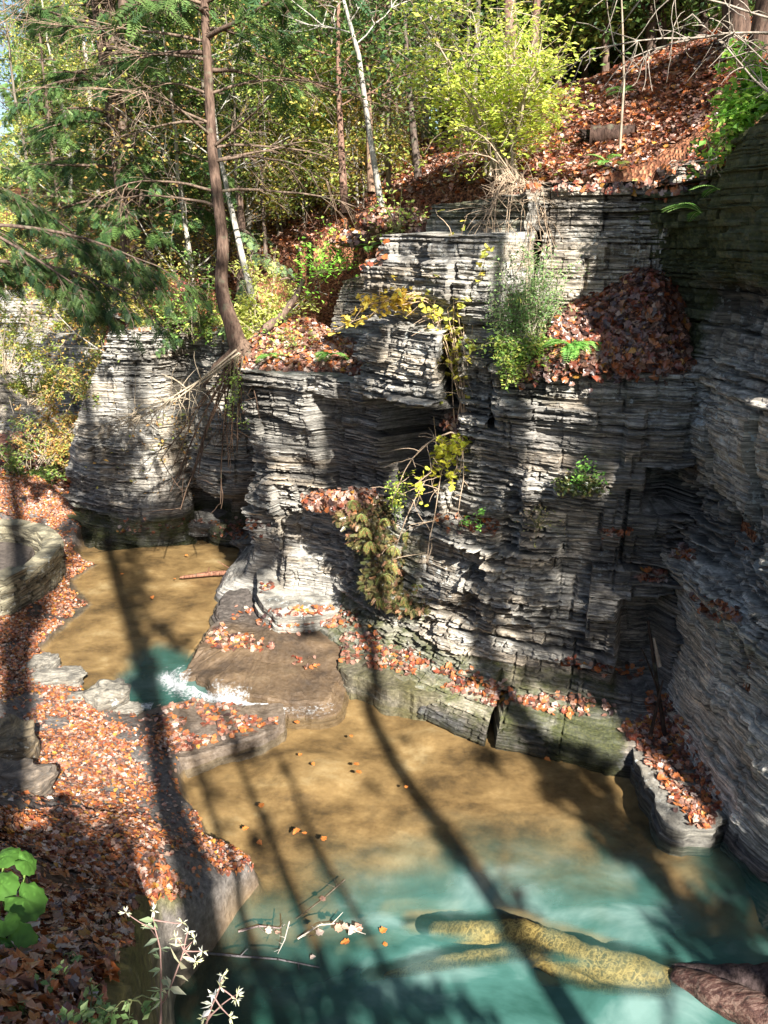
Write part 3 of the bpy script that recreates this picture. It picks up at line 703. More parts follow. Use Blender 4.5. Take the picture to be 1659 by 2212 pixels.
# masonry parapet around a small basin, at the left
def block_wall():
    path = [(-300, 1410), (-120, 1380), (0, 1338), (60, 1305), (100, 1272), (122, 1240), (106, 1208), (50, 1190), (-60, 1182), (-200, 1185)]
    P = [atz(x, y, .15)[:2] for x, y in path]
    s, Q = dens(P, .02)
    T = np.gradient(Q, axis=0); T /= np.linalg.norm(T, axis=1)[:, None]; N = np.stack([T[:, 1], -T[:, 0]], -1)
    root = thing('stone_wall', 'low curved wall of mossy stone blocks around a basin at the left', 'wall', (*Q[len(Q) // 2], .1))
    o3 = np.array([*Q[len(Q) // 2], .1])
    rng = np.random.default_rng(5)
    for nm, h0, h1 in (('block_courses', .0, .72), ('coping', .72, .86)):
        V = []; F = []; C = []; n = 0; z = h0; k = 0
        while z < h1 - .02:
            hh = (.08 + .06 * rng.random()) if nm != 'coping' else .11
            a = rng.random() * .2; i = 0.
            while a < s[-1] - .1:
                L = .16 + .22 * rng.random() if nm != 'coping' else .25 + .35 * rng.random()
                m = int(min(len(s) - 1, (a + L / 2) / .02)); p = Q[m]; t = T[m]; nn = N[m]
                w = .15 + rng.random() * .04 + (.02 if nm == 'coping' else 0)
                zt = hh * (.84 if nm != 'coping' else .8 + .6 * rng.random())
                zz = .12 + z - .25 * sstep(1.5, 3.6, a) * (z / .8) * 1.0
                for sx_, sy_, sz_ in ((-1, -1, 0), (1, -1, 0), (1, 1, 0), (-1, 1, 0), (-1, -1, 1), (1, -1, 1), (1, 1, 1), (-1, 1, 1)):
                    j = rng.normal(0, .013, 3)
                    q = p + t * (sx_ * (L / 2 - .014)) + nn * (sy_ * w)
                    V.append([q[0] + j[0], q[1] + j[1], zz + sz_ * zt + j[2] * .7])
                c = np.array([.80, .76, .58]) * (.40 + .8 * rng.random()); C += [c] * 8
                for f in ((0, 1, 5, 4), (1, 2, 6, 5), (2, 3, 7, 6), (3, 0, 4, 7), (4, 5, 6, 7), (3, 2, 1, 0)): F.append([n + q for q in f])
                n += 8; a += L
            z += hh
        V = np.array(V); ins = V - o3
        mesh(nm, ins, np.array(F), M['rock'], np.array(C), root, attrs={'moss': np.full(len(V), .22), 'wet': .4 * (V[:, 2] < .3)})
    core = []
    for hgt in (0., .66):
        for sd in (-.105, .105):
            q = Q + N * sd; core.append(np.column_stack([q, np.full(len(q), .1 + hgt) - .25 * sstep(1.5, 3.6, s) * (hgt / .8)]))
    Vc = np.concatenate(core) - o3; m = len(Q); i = np.arange(m - 1)
    Fc = np.concatenate([np.stack([a + i, a + i + 1, b + i + 1, b + i], -1) for a, b in ((0, 2 * m), (m, 3 * m), (2 * m, 3 * m))])
    mesh('mortar', Vc, Fc, M['rock'], np.tile((.12, .12, .10), (len(Vc), 1)), root, attrs={'moss': np.full(len(Vc), .2), 'wet': np.zeros(len(Vc))})
    bpoly = [(a[0], a[1]) for a in Q[::15]]
    fl = rock_slab('basin_floor', [atz(x, y, .35)[:2] for x, y in ((-200, 1260), (0, 1255), (60, 1225), (70, 1190), (0, 1165), (-200, 1165))], lambda x, y: .42 + 0 * x, .2, M['ground'], seed=31, attrs={'wet': lambda V: .5 + 0 * V[:, 0], 'soil': lambda V: .3 + 0 * V[:, 0]})
    tag(fl, kind='structure')
block_wall()

# ================================================================== leaf heaps and mossy mounds
LITC = np.array([(.42, .13, .04), (.24, .065, .035), (.40, .20, .14), (.17, .08, .055), (.46, .30, .22), (.075, .04, .035), (.46, .17, .06), (.25, .14, .105), (.55, .43, .36), (.50, .25, .05)])
def litcol(n, rng, w=None, dark=1.0):
    p = np.array(w if w is not None else [3, 2.2, 2.2, 2, 1.4, 1.6, 2, 2, .8, .6]); p = p / p.sum()
    return LITC[rng.choice(len(LITC), n, p=p)] * (dark * (.75 + .5 * rng.random((n, 1))))
M['soil'] = (lambda: (lambda m, nt, out: (lambda g: (g.l(g.principled(g.mix(1.0, g.ramp(g.noise(g.n('TexCoord').outputs['Object'], 12, 6, .7), [(.3, (.25, .25, .25)), (.7, (1.1, 1.0, .9))]), g.attr('Col').outputs['Color'], 'MULTIPLY'), .9, None, .2), out.inputs[0]), m)[1])(G(nt)))(*newmat('soil')))()
def heap(name, lumps, n, col, label, cat, base=(.10, .05, .035), sz=.10, kind='stuff', lobed_=True, seed=3, flat=.35, hang=False):
    """a mound: soil core under a skin of leaves"""
    rng = np.random.default_rng(seed); root = None
    VV = []; FF = []; CC = []; tot = 0; LV = []; LN = []
    ar = np.array([l[3] * l[4] for l in lumps]); ar = ar / ar.sum()
    for li, (px, py, Y, rx, ry, rz) in enumerate(lumps):
        P = atY(px, py, Y)
        th = np.linspace(0, PI, 22)[:, None]; ph = np.linspace(0, 2 * PI, 36, endpoint=False)[None]
        X = np.sin(th) * np.cos(ph); Yv = np.sin(th) * np.sin(ph); Z = np.cos(th) + 0 * ph
        k = .93 + .30 * fbm(X * 2.6 + li, Yv * 2.6 + Z * 2.6, seed)
        V = np.stack([X * k * rx, Yv * k * ry, Z * k * rz], -1).reshape(-1, 3) + P
        i = np.arange(22 * 36).reshape(22, 36); j = np.roll(i, -1, 1)
        VV.append(V); FF.append(np.stack([i[:-1], i[1:], j[1:], j[:-1]], -1).reshape(-1, 4) + tot); tot += len(V)
        m = int(n * ar[li])
        d = rng.normal(size=(m * 2, 3)); d /= np.linalg.norm(d, axis=1)[:, None]; d = d[(d[:, 2] > -.35) & (d[:, 1] < .6)][:m]
        kk = .93 + .30 * fbm(d[:, 0] * 2.6 + li, d[:, 1] * 2.6 + d[:, 2] * 2.6, seed)
        p = P + d * kk[:, None] * np.array([rx, ry, rz]) * (1.0 + .07 * rng.random((len(d), 1))) + rng.normal(0, .035, (len(d), 3))
        nn = d / np.array([rx, ry, rz]); nn /= np.linalg.norm(nn, axis=1)[:, None]
        LV.append(p); LN.append(nn)
    V0 = np.concatenate(VV); F0 = np.concatenate(FF); C0 = np.tile(base, (len(V0), 1))
    p = np.concatenate(LV); nn = np.concatenate(LN); m = len(p)
    T_, F_ = (SPR_T, SPR_F) if hang else (LOB_T, LOB_F) if lobed_ else (LEAF_T, LEAF_F)
    o = mesh(name, V0, F0, M['soil'], C0)
    RR = rots(m, rng, flat, nn)
    if hang:
        X = nn * .9 + np.array([0, -.1, -.3]) + rng.normal(0, .5, (m, 3)); X /= np.linalg.norm(X, axis=1)[:, None]; NN = nn - (nn * X).sum(1)[:, None] * X; NN /= np.linalg.norm(NN, axis=1)[:, None] + 1e-9; RR = np.stack([X, np.cross(NN, X), NN], -1)
    V1, F1, C1 = inst(T_, F_, p, RR, sz * (.7 + .6 * rng.random(m)), col(m, rng))
    # leaves go into the same mesh: append with a second material
    me = o.data; bpy.data.objects.remove(o); 
    o = mesh(name, np.vstack([V0, V1]), [F0, F1 + len(V0)], M['litter'], np.vstack([C0, C1]))
    return tag(o, label, cat, kind=kind)
def bank_heap(name, front, top, n, bulge, colf, label, seed, sz=.10, flat=.4):
    rng = np.random.default_rng(seed); nu, nv = 60, 30
    def ln(pts, u):
        P = np.array([atY(*q) for q in pts]); t = np.linspace(0, 1, len(P)); return np.stack([np.interp(u, t, P[:, k]) for k in range(3)], -1)
    def surf(u, v):
        a = ln(front, u); b = ln(top, u); v1 = v[..., None]; P = a + (b - a) * v1
        e = np.minimum(1, 6 * np.minimum(u, 1 - u)); h = bulge * np.sin(v * PI) ** .8 * e + .07 * fbm(u * 7, v * 5, seed) * e
        return P + np.stack([0 * h, -.55 * h, .83 * h], -1)
    U, Vv = np.meshgrid(np.linspace(0, 1, nu), np.linspace(-.06, 1.06, nv)); G0 = surf(U, Vv); V0 = G0.reshape(-1, 3); F0 = grid_faces(nv, nu)
    u = rng.random(n); v = rng.random(n); p = surf(u, v); e = .01
    N = np.cross(surf(u + e, v) - p, surf(u, v + e) - p); N /= np.linalg.norm(N, axis=1)[:, None] + 1e-9
    p = p + N * (.01 + .05 * rng.random((n, 1))) + rng.normal(0, .02, (n, 3))
    k = n // 12; q = surf(rng.random(k), np.zeros(k) + .02); q = q + np.stack([rng.normal(0, .06, k), -abs(rng.normal(0, .05, k)), -abs(rng.normal(0, .10, k))], -1); p = np.vstack([p, q]); N = np.vstack([N, np.tile([0, -.8, .6], (k, 1))]); n += k
    V1, F1, C1 = inst(LOB_T, LOB_F, p, rots(n, rng, flat, N), sz * (.6 + .8 * rng.random(n)), colf(n, rng))
    return tag(mesh(name, np.vstack([V0, V1]), [F0, F1 + len(V0)], M['litter'], np.vstack([np.tile((.07, .035, .025), (len(V0), 1)), C1])), label, 'leaf heap', kind='stuff')
bank_heap('leaf_heap', [(1120, 796, 10.1), (1200, 792, 9.9), (1300, 792, 9.75), (1400, 790, 9.7), (1490, 792, 9.7)], [(1150, 760, 10.9), (1215, 680, 11.1), (1300, 640, 11.15), (1370, 575, 11.2), (1455, 560, 11.3)], 5600, .28,
     lambda n, r: litcol(n, r, [2, 3, 1, 4, .6, 4, 1, 3, .3, .5], .8), 'heap of red-brown leaves banked on the ledge at the corner of the cliff', 3)
bank_heap('leaf_heap', [(520, 792, 13.7), (600, 796, 13.45), (700, 796, 13.2), (800, 790, 12.9)], [(545, 740, 14.7), (600, 695, 15.0), (660, 690, 15.0), (730, 730, 14.6), (800, 765, 14.2)], 4200, .16,
     lambda n, r: litcol(n, r, [2, 2, 4, 2, 3, 1, 2, 2, 2, .5], 1.0), 'bank of pinkish fallen leaves on the ledge beside the curved trunk', 4)
heap('leaf_heap', [(760, 1090, 12.25, .42, .3, .24), (700, 1085, 12.6, .35, .25, .15)], 1100,
     lambda n, r: litcol(n, r, [1, 1, 4, 2, 3, 1, 1, 3, 1.5, .5], .95), 'pinkish leaf drift on the ledge above the hanging fern mound', 'leaf heap', seed=6)
MOSSC = np.array([(.17, .15, .05), (.10, .11, .035), (.24, .19, .08), (.06, .075, .025), (.34, .18, .10)])
heap('fern_mound', [(800, 1115, 12.1, .50, .30, .22), (815, 1165, 12.0, .40, .3, .3), (845, 1215, 11.8, .36, .3, .34), (860, 1285, 11.5, .46, .26, .18), (900, 1185, 11.8, .30, .25, .20), (830, 1260, 11.65, .34, .25, .2), (895, 1305, 11.3, .36, .22, .10)], 3200,
     lambda n, r: MOSSC[r.choice(5, n, p=[.25, .2, .2, .1, .25])] * (.7 + .6 * r.random((n, 1))), 'olive mound of moss and hanging ferns right of the pillar foot', 'fern mound', base=(.045, .04, .02), sz=.11, lobed_=False, seed=7, flat=.7, hang=True)
heap('moss_cushion', [(1250, 1050, 9.78, .30, .22, .11)], 520, lambda n, r: MOSSC[r.choice(5, n)] * (.5 + .6 * r.random((n, 1))) * [.7, 1, .7], 'round green cushion of small plants on the bare wall, half way up', 'plant', base=(.04, .05, .015), sz=.06, lobed_=False, seed=8)
heap('leaf_heap', [(70, 1065, 20.2, 1.3, .8, .45), (-60, 1040, 20.6, 1.3, 1, .9), (60, 1000, 21, 1.5, .8, .8)], 2600, lambda n, r: litcol(n, r, None, 1.0), 'sunny leaf-covered knoll beyond the stone wall', 'leaf heap', seed=9, sz=.13, lobed_=False)
heap('leaf_heap', [(850, 480, 13.5, .55, .3, .20), (950, 500, 13.0, .5, .3, .14), (1030, 510, 12.5, .35, .3, .14), (780, 520, 14.2, .5, .3, .12)], 1900, lambda n, r: litcol(n, r, [1, 2, 3, 3, 3, 3, 1, 3, 1, .5], .9), 'strip of leaves and moss on the ledge under the shrub roots', 'leaf heap', seed=10)
heap('leaf_heap', [(1010, 940, 11.2, .22, .2, .16), (985, 915, 11.3, .15, .15, .12)], 260, lambda n, r: litcol(n, r, [1, 2, 3, 3, 3, 3, 1, 3, 1, .5], .9), 'small leaf pocket where the thin yellow maple is rooted', 'leaf heap', seed=11)

# ------------------------------------------------------------------ sight-line sampling of the built rock
bpy.context.view_layer.update(); DG = bpy.context.evaluated_depsgraph_get()
def castpx(px, py):
    d = Vector(ray(px, py)).normalized()
    h, loc, nrm, i, ob, m = SC.ray_cast(DG, CAMP, d)
    if h and nrm.dot(d) > 0: nrm = -nrm
    return (np.array(loc), np.array(nrm), ob.name) if h else None
def inpoly(x, y, poly):
    c = False; n = len(poly)
    for i in range(n):
        a = poly[i]; b = poly[(i + 1) % n]
        if (a[1] > y) != (b[1] > y) and x < (b[0] - a[0]) * (y - a[1]) / (b[1] - a[1]) + a[0]: c = not c
    return c
def drift(name, polys, label, seed, dens_=1.0, sz=.095, nz=.15, dark=1.0, w=None, noise=.0):
    rng = np.random.default_rng(seed); P = []; N = []
    for poly in polys:
        xs = [p[0] for p in poly]; ys = [p[1] for p in poly]
        A = (max(xs) - min(xs)) * (max(ys) - min(ys)); yy = (min(ys) + max(ys)) / 2
        d = 7.0 / max(.3, math.sin(PITCH + math.atan((yy - 1106) / FPX))) if yy > 1150 else 13.
        lp = FPX * sz / d
        n = int(min(9000, dens_ * A / (lp * lp) * 3.4))
        for k in range(n):
            x = rng.uniform(min(xs), max(xs)); y = rng.uniform(min(ys), max(ys))
            if not inpoly(x + rng.normal(0, 6), y + rng.normal(0, 4), poly): continue
            if noise and vn(x / 38., y / 22., seed) < noise: continue
            h = castpx(x, y)
            if h is None or h[1][2] < nz or 'water' in h[2]: continue
            P.append(h[0] + np.array([0, 0, .012 + .02 * rng.random()])); N.append(h[1])
    if not P: return
    P = np.array(P); N = np.array(N); m = len(P)
    V, F, C = inst(LOB_T, LOB_F, P, rots(m, rng, .28, N), sz * (.65 + .7 * rng.random(m)), litcol(m, rng, w, dark))
    return tag(mesh(name, V, F, M['litter'], C), label, 'leaf litter', kind='stuff')
drift('fallen_leaves', [[(742, 1310), (850, 1395), (960, 1432), (1110, 1490), (1112, 1545), (980, 1490), (850, 1450), (735, 1430), (735, 1330)], [(1108, 1500), (1200, 1500), (1330, 1520), (1330, 1550), (1200, 1545), (1110, 1520)],
   [(1240, 1435), (1390, 1425), (1390, 1470), (1310, 1465)], [(1200, 1420), (1245, 1420), (1245, 1445), (1205, 1440)]], 'red and orange leaves strewn along the mossy ledge at the cliff foot', 41, 1.0, nz=.1, noise=.34)
drift('fallen_leaves', [[(1335, 1560), (1425, 1545), (1480, 1570), (1560, 1750), (1530, 1795), (1490, 1780), (1400, 1650)], [(1395, 1500), (1440, 1500), (1480, 1590), (1400, 1590)]], 'thick red-brown leaves covering the slab by the right wall', 42, 1.5, nz=.2)
drift('fallen_leaves', [[(500, 1310), (600, 1320), (740, 1310), (720, 1380), (600, 1360), (500, 1340)], [(480, 1350), (560, 1380), (600, 1400), (520, 1410), (440, 1395)], [(630, 1425), (690, 1420), (700, 1448), (650, 1448)], [(560, 1255), (590, 1260), (560, 1290)]], 'orange leaves scattered over the cascade slab', 43, 1.4, noise=.36)
drift('fallen_leaves', [[(345, 1530), (430, 1512), (600, 1540), (600, 1570), (440, 1610), (385, 1630), (330, 1600)]], 'band of bright orange leaves on the rock strip between the pools', 44, 1.3, noise=.3)
drift('fallen_leaves', [[(940, 1115), (1075, 1115), (1080, 1160), (960, 1140)], [(1190, 690), (1290, 700), (1300, 780), (1190, 790)], [(1300, 1140), (1365, 1140), (1365, 1170), (1300, 1165)], [(1450, 1180), (1500, 1190), (1500, 1215), (1450, 1205)],
   [(1370, 1230), (1440, 1230), (1440, 1260), (1380, 1260)]], 'small pockets of brown leaves caught on ledges of the wall', 45, 1.3, nz=.3, dark=.8)
drift('fallen_leaves', [[(1490, 1285), (1600, 1320), (1590, 1350), (1520, 1330)]], 'small drift of brown leaves on a step of the right wall', 46, 1.3, nz=.05, dark=.8)
drift('fallen_leaves', [[(260, 1130), (420, 1120), (570, 1120), (580, 1165), (460, 1160), (380, 1150), (250, 1160)]], 'dull leaves on the dark stones at the far end of the pool', 47, .9, nz=.2, dark=.6)
drift('fallen_leaves', [[(1060, 372), (1430, 330), (1570, 290), (1560, 370), (1430, 440), (1380, 420), (1100, 415)]], 'leaves spilling over the top edge of the main cliff', 48, 1.5, nz=.02, sz=.1)
drift('fallen_leaves', [[(640, 590), (840, 520), (840, 580), (700, 610)], [(230, 640), (540, 640), (540, 720), (260, 720)]], 'leaves on the tops of the middle cliffs', 49, 1.2, nz=.3, sz=.12)

# leaves on the bank (dense) and on the hillside
def bil(gx_, gy_, Z, x, y):
    fx = (x - gx_[0]) / (gx_[1] - gx_[0]); fy = (y - gy_[0]) / (gy_[1] - gy_[0]); ix = np.clip(fx.astype(int), 0, len(gx_) - 2); iy = np.clip(fy.astype(int), 0, len(gy_) - 2)
    fx -= ix; fy -= iy
    return (Z[iy, ix] * (1 - fx) + Z[iy, ix + 1] * fx) * (1 - fy) + (Z[iy + 1, ix] * (1 - fx) + Z[iy + 1, ix + 1] * fx) * fy
rng = np.random.default_rng(91)
n = 400000; x = rng.uniform(-10.5, .6, n); y = rng.uniform(.2, 20.5, n)
z = bil(gx, gy, ZG, x, y); e = .06
nx = -(bil(gx, gy, ZG, x + e, y) - bil(gx, gy, ZG, x - e, y)) / (2 * e); ny = -(bil(gx, gy, ZG, x, y + e) - bil(gx, gy, ZG, x, y - e)) / (2 * e)
ld = bil(gx, gy, LD, x, y)
bare = (vn(x * .75 + 5, y * .75, 201) * .7 + .3 * vn(x * 3, y * 3, 205) > .60) & (z < .7)
bare |= (vn(x * 1.6, y * 1.6, 203) > .70) & (z > .7) & (z < 2.6)
bare |= (ld < .55) & (vn(x * 1.1, y * 1.1, 202) > .50) & (z > .55) & (z < 2.6) & (y < 7)
visible = (z > .06) & (ld > .02) & (x > -.54 * y - .8)
pr = rng.random(n) < np.where(bare, .10, np.where(y > 8, 1.0, .95))
ok = visible & pr & (nx ** 2 + ny ** 2 < 9)
x, y, z, nx, ny = x[ok], y[ok], z[ok], nx[ok], ny[ok]; m = len(x)
N = np.stack([nx, ny, np.ones(m)], -1); N /= np.linalg.norm(N, axis=1)[:, None]
dk_ = np.where(z > 2.3, .8, 1.0)[:, None]
V, F, C = inst(LOB_T, LOB_F, np.stack([x, y, z + .012 + .03 * rng.random(m)], -1), rots(m, rng, .32, N), np.where(y > 6, .053, .068) * (.5 + 1.0 * rng.random(m)), litcol(m, rng, [3, 2, 2.5, 2, 2, 1.5, 3, 1.5, 1.6, 1.0]) * dk_)
tag(mesh('fallen_leaves', V, F, M['litter'], C), 'thick carpet of orange, red and tan leaves on the sloping left bank', 'leaf litter', kind='stuff')
n = 120000; x = rng.uniform(-9, 9, n); y = rng.uniform(11.5, 27, n)
HXs = np.arange(-14, 14, .16)
def hz(x, y):
    ix = np.clip(np.searchsorted(hx, x) - 1, 0, len(hx) - 2); iy = np.clip(np.searchsorted(hy, y) - 1, 0, len(hy) - 2)
    fx = (x - hx[ix]) / (hx[ix + 1] - hx[ix]); fy = (y - hy[iy]) / (hy[iy + 1] - hy[iy])
    return (HZ[iy, ix] * (1 - fx) + HZ[iy, ix + 1] * fx) * (1 - fy) + (HZ[iy + 1, ix] * (1 - fx) + HZ[iy + 1, ix + 1] * fx) * fy
def sk(x, y):
    ix = np.clip(np.searchsorted(hx, x), 0, len(hx) - 1); iy = np.clip(np.searchsorted(hy, y), 0, len(hy) - 1); return sink[iy, ix]
ok = (sk(x, y) < .6) & (rng.random(n) < np.where(x > -2, 1, .5)); x, y = x[ok], y[ok]; m = len(x)
V, F, C = inst(LOB_T, LOB_F, np.stack([x, y, hz(x, y) + .02 + .04 * rng.random(m)], -1), rots(m, rng, .45), .092 * (.5 + 1.0 * rng.random(m)), litcol(m, rng, [2, 2, 3, 3, 2, 2, 2, 3, 1, .5], 1.0))
tag(mesh('fallen_leaves', V, F, M['litter'], C), 'red-brown leaf litter covering the slope above the cliff', 'leaf litter', kind='stuff')

# ================================================================== cascade
def foam_mat():
    m, nt, out = newmat('white_water'); g = G(nt); tc = g.n('TexCoord').outputs['Object']
    a = g.attr('dens').outputs['Fac']
    st = g.noise(g.mapping(tc, (3, 3, 1.0)), 6.5, 7, .75, .3)
    f = g.ramp(g.math('ADD', g.math('MULTIPLY', st, 1.5), g.math('SUBTRACT', g.math('MULTIPLY', a, .8), .75)), [(.40, 0), (.85, .85)])
    p = g.principled((.82, .85, .86), .35, g.bump(st, .8, .05), .5); t = g.n('BsdfTransparent')
    mx = g.n('MixShader'); g.l(f, mx.inputs[0]); g.l(t.outputs[0], mx.inputs[1]); g.l(p, mx.inputs[2]); g.l(mx.outputs[0], out.inputs[0]); return m
M['foam'] = foam_mat()
wf = thing('waterfall', 'small white cascade spilling over the brown slab into the pool', 'waterfall', atz(520, 1490, .1))
o3 = atz(520, 1490, .1)
fr_px = [(392, 1418), (400, 1440), (435, 1452), (470, 1466), (520, 1478), (560, 1482), (610, 1488), (660, 1492), (715, 1482)]
s_, Q = dens([atz(x, y, .30)[:2] for x, y in fr_px], .04)
T = np.gradient(Q, axis=0); T /= np.linalg.norm(T, axis=1)[:, None]; N = np.stack([T[:, 1], -T[:, 0]], -1)
rows = []; dn = []
for a, zz, d in ((-.5, .30, .1), (-.12, .30, .3), (.03, .29, .46), (.10, .25, .6), (.18, .19, .68), (.28, .13, .9)):
    rows.append(np.column_stack([Q + N * (a + .04 * fbm(s_ * 6, s_ * 0, 3))[:, None], zz + .012 * fbm(s_ * 9, s_ * 0 + zz * 9, 4)])); dn.append(np.full(len(Q), d) * (.25 + .75 * sstep(.35, .6, vn(s_ * 2.5, s_ * 0, 12)) * (1 - sstep(.75, .9, s_ / s_[-1]))))
V = np.concatenate(rows) - o3
mesh('falling_water', V, grid_faces(len(rows), len(Q)), M['foam'], None, wf, True, {'dens': np.concatenate(dn)})
rows = []; dn = []
for k, a in enumerate(np.linspace(.24, 1.1, 14)):
    w_ = .30 + .25 * fbm(s_ * 1.3, s_ * 0, 31)
    rows.append(np.column_stack([Q + N * (a + .05 * fbm(s_ * 4, s_ * 0 + k, 5))[:, None], np.maximum(.135 + .03 * np.exp(-((a - .2) / .1) ** 2) + .012 * fbm(s_ * 8, s_ * 0 + a * 9, 6), .116)]))
    dn.append(np.clip(1.15 - (a - .24) / (w_ + .22), -.3, 1.0) * (.45 + .5 * sstep(0, .3, s_)) * (1 - .45 * sstep(.68, .85, s_ / s_[-1])) * (.75 + .3 * vn(s_ * 3, s_ * 0, 4)))
mesh('foam', np.concatenate(rows) - o3, grid_faces(len(rows), len(Q)), M['foam'], None, wf, True, {'dens': np.concatenate(dn)})
o2 = atz(275, 1525, .12); s_, Q = dens([atz(x, y, .12)[:2] for x, y in ((232, 1520), (255, 1538), (290, 1532), (330, 1528))], .04)
rows = [np.column_stack([Q + np.array([0, b]), np.full(len(Q), .13 + .03 * math.cos(b * 6))]) for b in np.linspace(-.13, .13, 6)]
tag(mesh('rapid', np.concatenate(rows) - o2, grid_faces(6, len(Q)), M['foam'], None, None, True, {'dens': np.tile([.3, .7, .85, .85, .7, .2], (len(Q), 1)).T.ravel()}), 'small white rapid where the plunge pool drains past the pointed stone', 'rapid').location = o2

# ================================================================== logs, sticks
def logthing(name, pts, rad, label, cat, mat='bark', col=(1, 1, 1), k=14, extra=(), rough=.08):
    P = np.array(pts, float); o3 = P[0].copy(); L = np.concatenate([[0], np.cumsum(np.linalg.norm(np.diff(P, axis=0), axis=1))])
    s = np.linspace(0, L[-1], max(8, int(L[-1] / .06))); Q = np.stack([np.interp(s, L, P[:, i]) for i in range(3)], -1)
    R = np.interp(s, L, rad); Q += .3 * R[:, None] * np.stack([fbm(s * 2, s * 0 + i, 5) for i in range(3)], -1)
    R = R * (1 + rough * fbm(s * 5, s * 0, 9)); R[0] *= .55; R[-1] *= .6
    t = Tubes(); t.add(Q, R, k, col, rough)
    for p2, r2 in extra: t.add(np.array(p2, float), r2, 6, col, .05)
    return tag(t.build(name, M[mat], None, True, o3), label, cat).__class__ and tag(bpy.data.objects[bpy.context.scene.collection.objects[-1].name], label, cat) or None
def setloc(o, p): o.location = tuple(float(a) for a in p)
def mklog(name, px, rad, label, cat='log', mat='bark', col=(1, 1, 1), k=14, extra=(), rough=.08):
    P = [atz(*p) for p in px]; t = Tubes(); P = np.array(P)
    L = np.concatenate([[0], np.cumsum(np.linalg.norm(np.diff(P, axis=0), axis=1))])
    s = np.linspace(0, L[-1], max(8, int(L[-1] / .05))); Q = np.stack([np.interp(s, L, P[:, i]) for i in range(3)], -1)
    R = np.interp(s, L, rad); Q = Q + .35 * R[:, None] * np.stack([fbm(s * 2, s * 0 + i * 7.3, len(px)) for i in range(3)], -1)
    R = R * (1 + rough * 2 * fbm(s * 4, s * 0, 9)); R[0] *= .5; R[-1] *= .5
    t.add(Q, R, k, col, rough)
    for p2, r2 in extra:
        p3 = np.array([atz(*p) for p in p2]); t.add(p3, np.linspace(r2, r2 * .4, len(p3)), 6, col, .05)
    o = t.build(name, M[mat], None, True, P[0]); setloc(o, P[0]); return tag(o, label, cat)
def mottle():  # bark with a yellow web of caustic light painted into its colour
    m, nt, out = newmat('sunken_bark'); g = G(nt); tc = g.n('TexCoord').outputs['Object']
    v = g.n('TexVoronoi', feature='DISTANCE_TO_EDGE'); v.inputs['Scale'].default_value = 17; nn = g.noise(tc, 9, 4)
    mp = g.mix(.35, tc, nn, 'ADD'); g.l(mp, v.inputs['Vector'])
    c = g.ramp(v.outputs['Distance'], [(.0, (.62, .47, .18)), (.10, (.33, .235, .085)), (.32, (.13, .10, .042))])  # bright yellow cell edges: caustic light painted into the bark colour
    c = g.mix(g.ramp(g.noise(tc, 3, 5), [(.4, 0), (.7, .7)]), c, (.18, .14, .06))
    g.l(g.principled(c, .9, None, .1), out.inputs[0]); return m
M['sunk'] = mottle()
def peel():
    m, nt, out = newmat('peeling_bark'); g = G(nt); tc = g.n('TexCoord').outputs['Object']
    n1 = g.noise(g.mapping(tc, (3, 6, 6)), 3, 5, .6)
    c = g.ramp(g.noise(g.mapping(tc, (2, 9, 9)), 2.2, 7, .7), [(.34, (.035, .02, .018)), (.48, (.095, .045, .035)), (.58, (.21, .135, .105)), (.7, (.11, .075, .065))])
    g.l(g.principled(c, .5, g.bump(n1, .9, .03), .4), out.inputs[0]); return m
M['peel'] = peel()
mklog('sunken_log', [(930, 2010, -.5), (1010, 2018, -.34), (1130, 2026, -.30), (1260, 2070, -.22), (1400, 2110, -.16), (1510, 2138, -.10)], [.10, .15, .17, .17, .16, .15], 'large mottled sunken trunk lying under the green water', mat='sunk')  # the mottling is caustic light painted into the bark colour
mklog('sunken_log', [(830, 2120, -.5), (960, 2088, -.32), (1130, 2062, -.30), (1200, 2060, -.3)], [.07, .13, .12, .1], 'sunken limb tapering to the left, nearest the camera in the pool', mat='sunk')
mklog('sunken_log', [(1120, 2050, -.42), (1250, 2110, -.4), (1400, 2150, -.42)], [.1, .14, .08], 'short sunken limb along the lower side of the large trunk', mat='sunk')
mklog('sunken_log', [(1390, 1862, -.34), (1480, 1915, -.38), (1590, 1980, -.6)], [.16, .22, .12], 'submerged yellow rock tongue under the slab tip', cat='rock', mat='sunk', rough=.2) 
mklog('fallen_log', [(1455, 2118, -.10), (1530, 2140, .03), (1620, 2178, .10), (1800, 2260, .2)], [.13, .17, .18, .2], 'red-brown log with peeling bark rising out of the pool at the bottom right', mat='peel')
mklog('fallen_log', [(1440, 2095, -.08), (1550, 2110, .0), (1660, 2118, .06), (1800, 2120, .1)], [.06, .13, .16, .18], 'dark wet log behind the peeling one at the right edge', col=(.45, .42, .5))
mklog('floating_log', [(388, 1247, .14), (450, 1240, .15), (512, 1236, .15)], [.03, .055, .05], 'thin log with leaves caught on it, floating in the upper pool', col=(1.4, .9, .7), extra=[([(448, 1240, .15), (452, 1225, .35)], .02), ([(512, 1237, .15), (470, 1212, .35)], .015)])
mklog('stump_log', [(1272, 280, 8.45), (1320, 272, 8.5), (1370, 268, 8.5)], [.17, .19, .17], 'dark rotting log with a broken end on the leafy slope', col=(.55, .5, .5)) if False else None
P1, P2 = atY(1276, 284, 14.2), atY(1372, 278, 14.0)
t = Tubes(); ss = np.linspace(0, 1, 16)[:, None]; t.add((P1 + (P2 - P1) * ss) - P1 + [0, 0, -.07], (.15 - .03 * ss[:, 0]) * (1 + .30 * fbm(ss[:, 0] * 5, ss[:, 0] * 0, 3)), 14, (.42, .34, .32), .22)
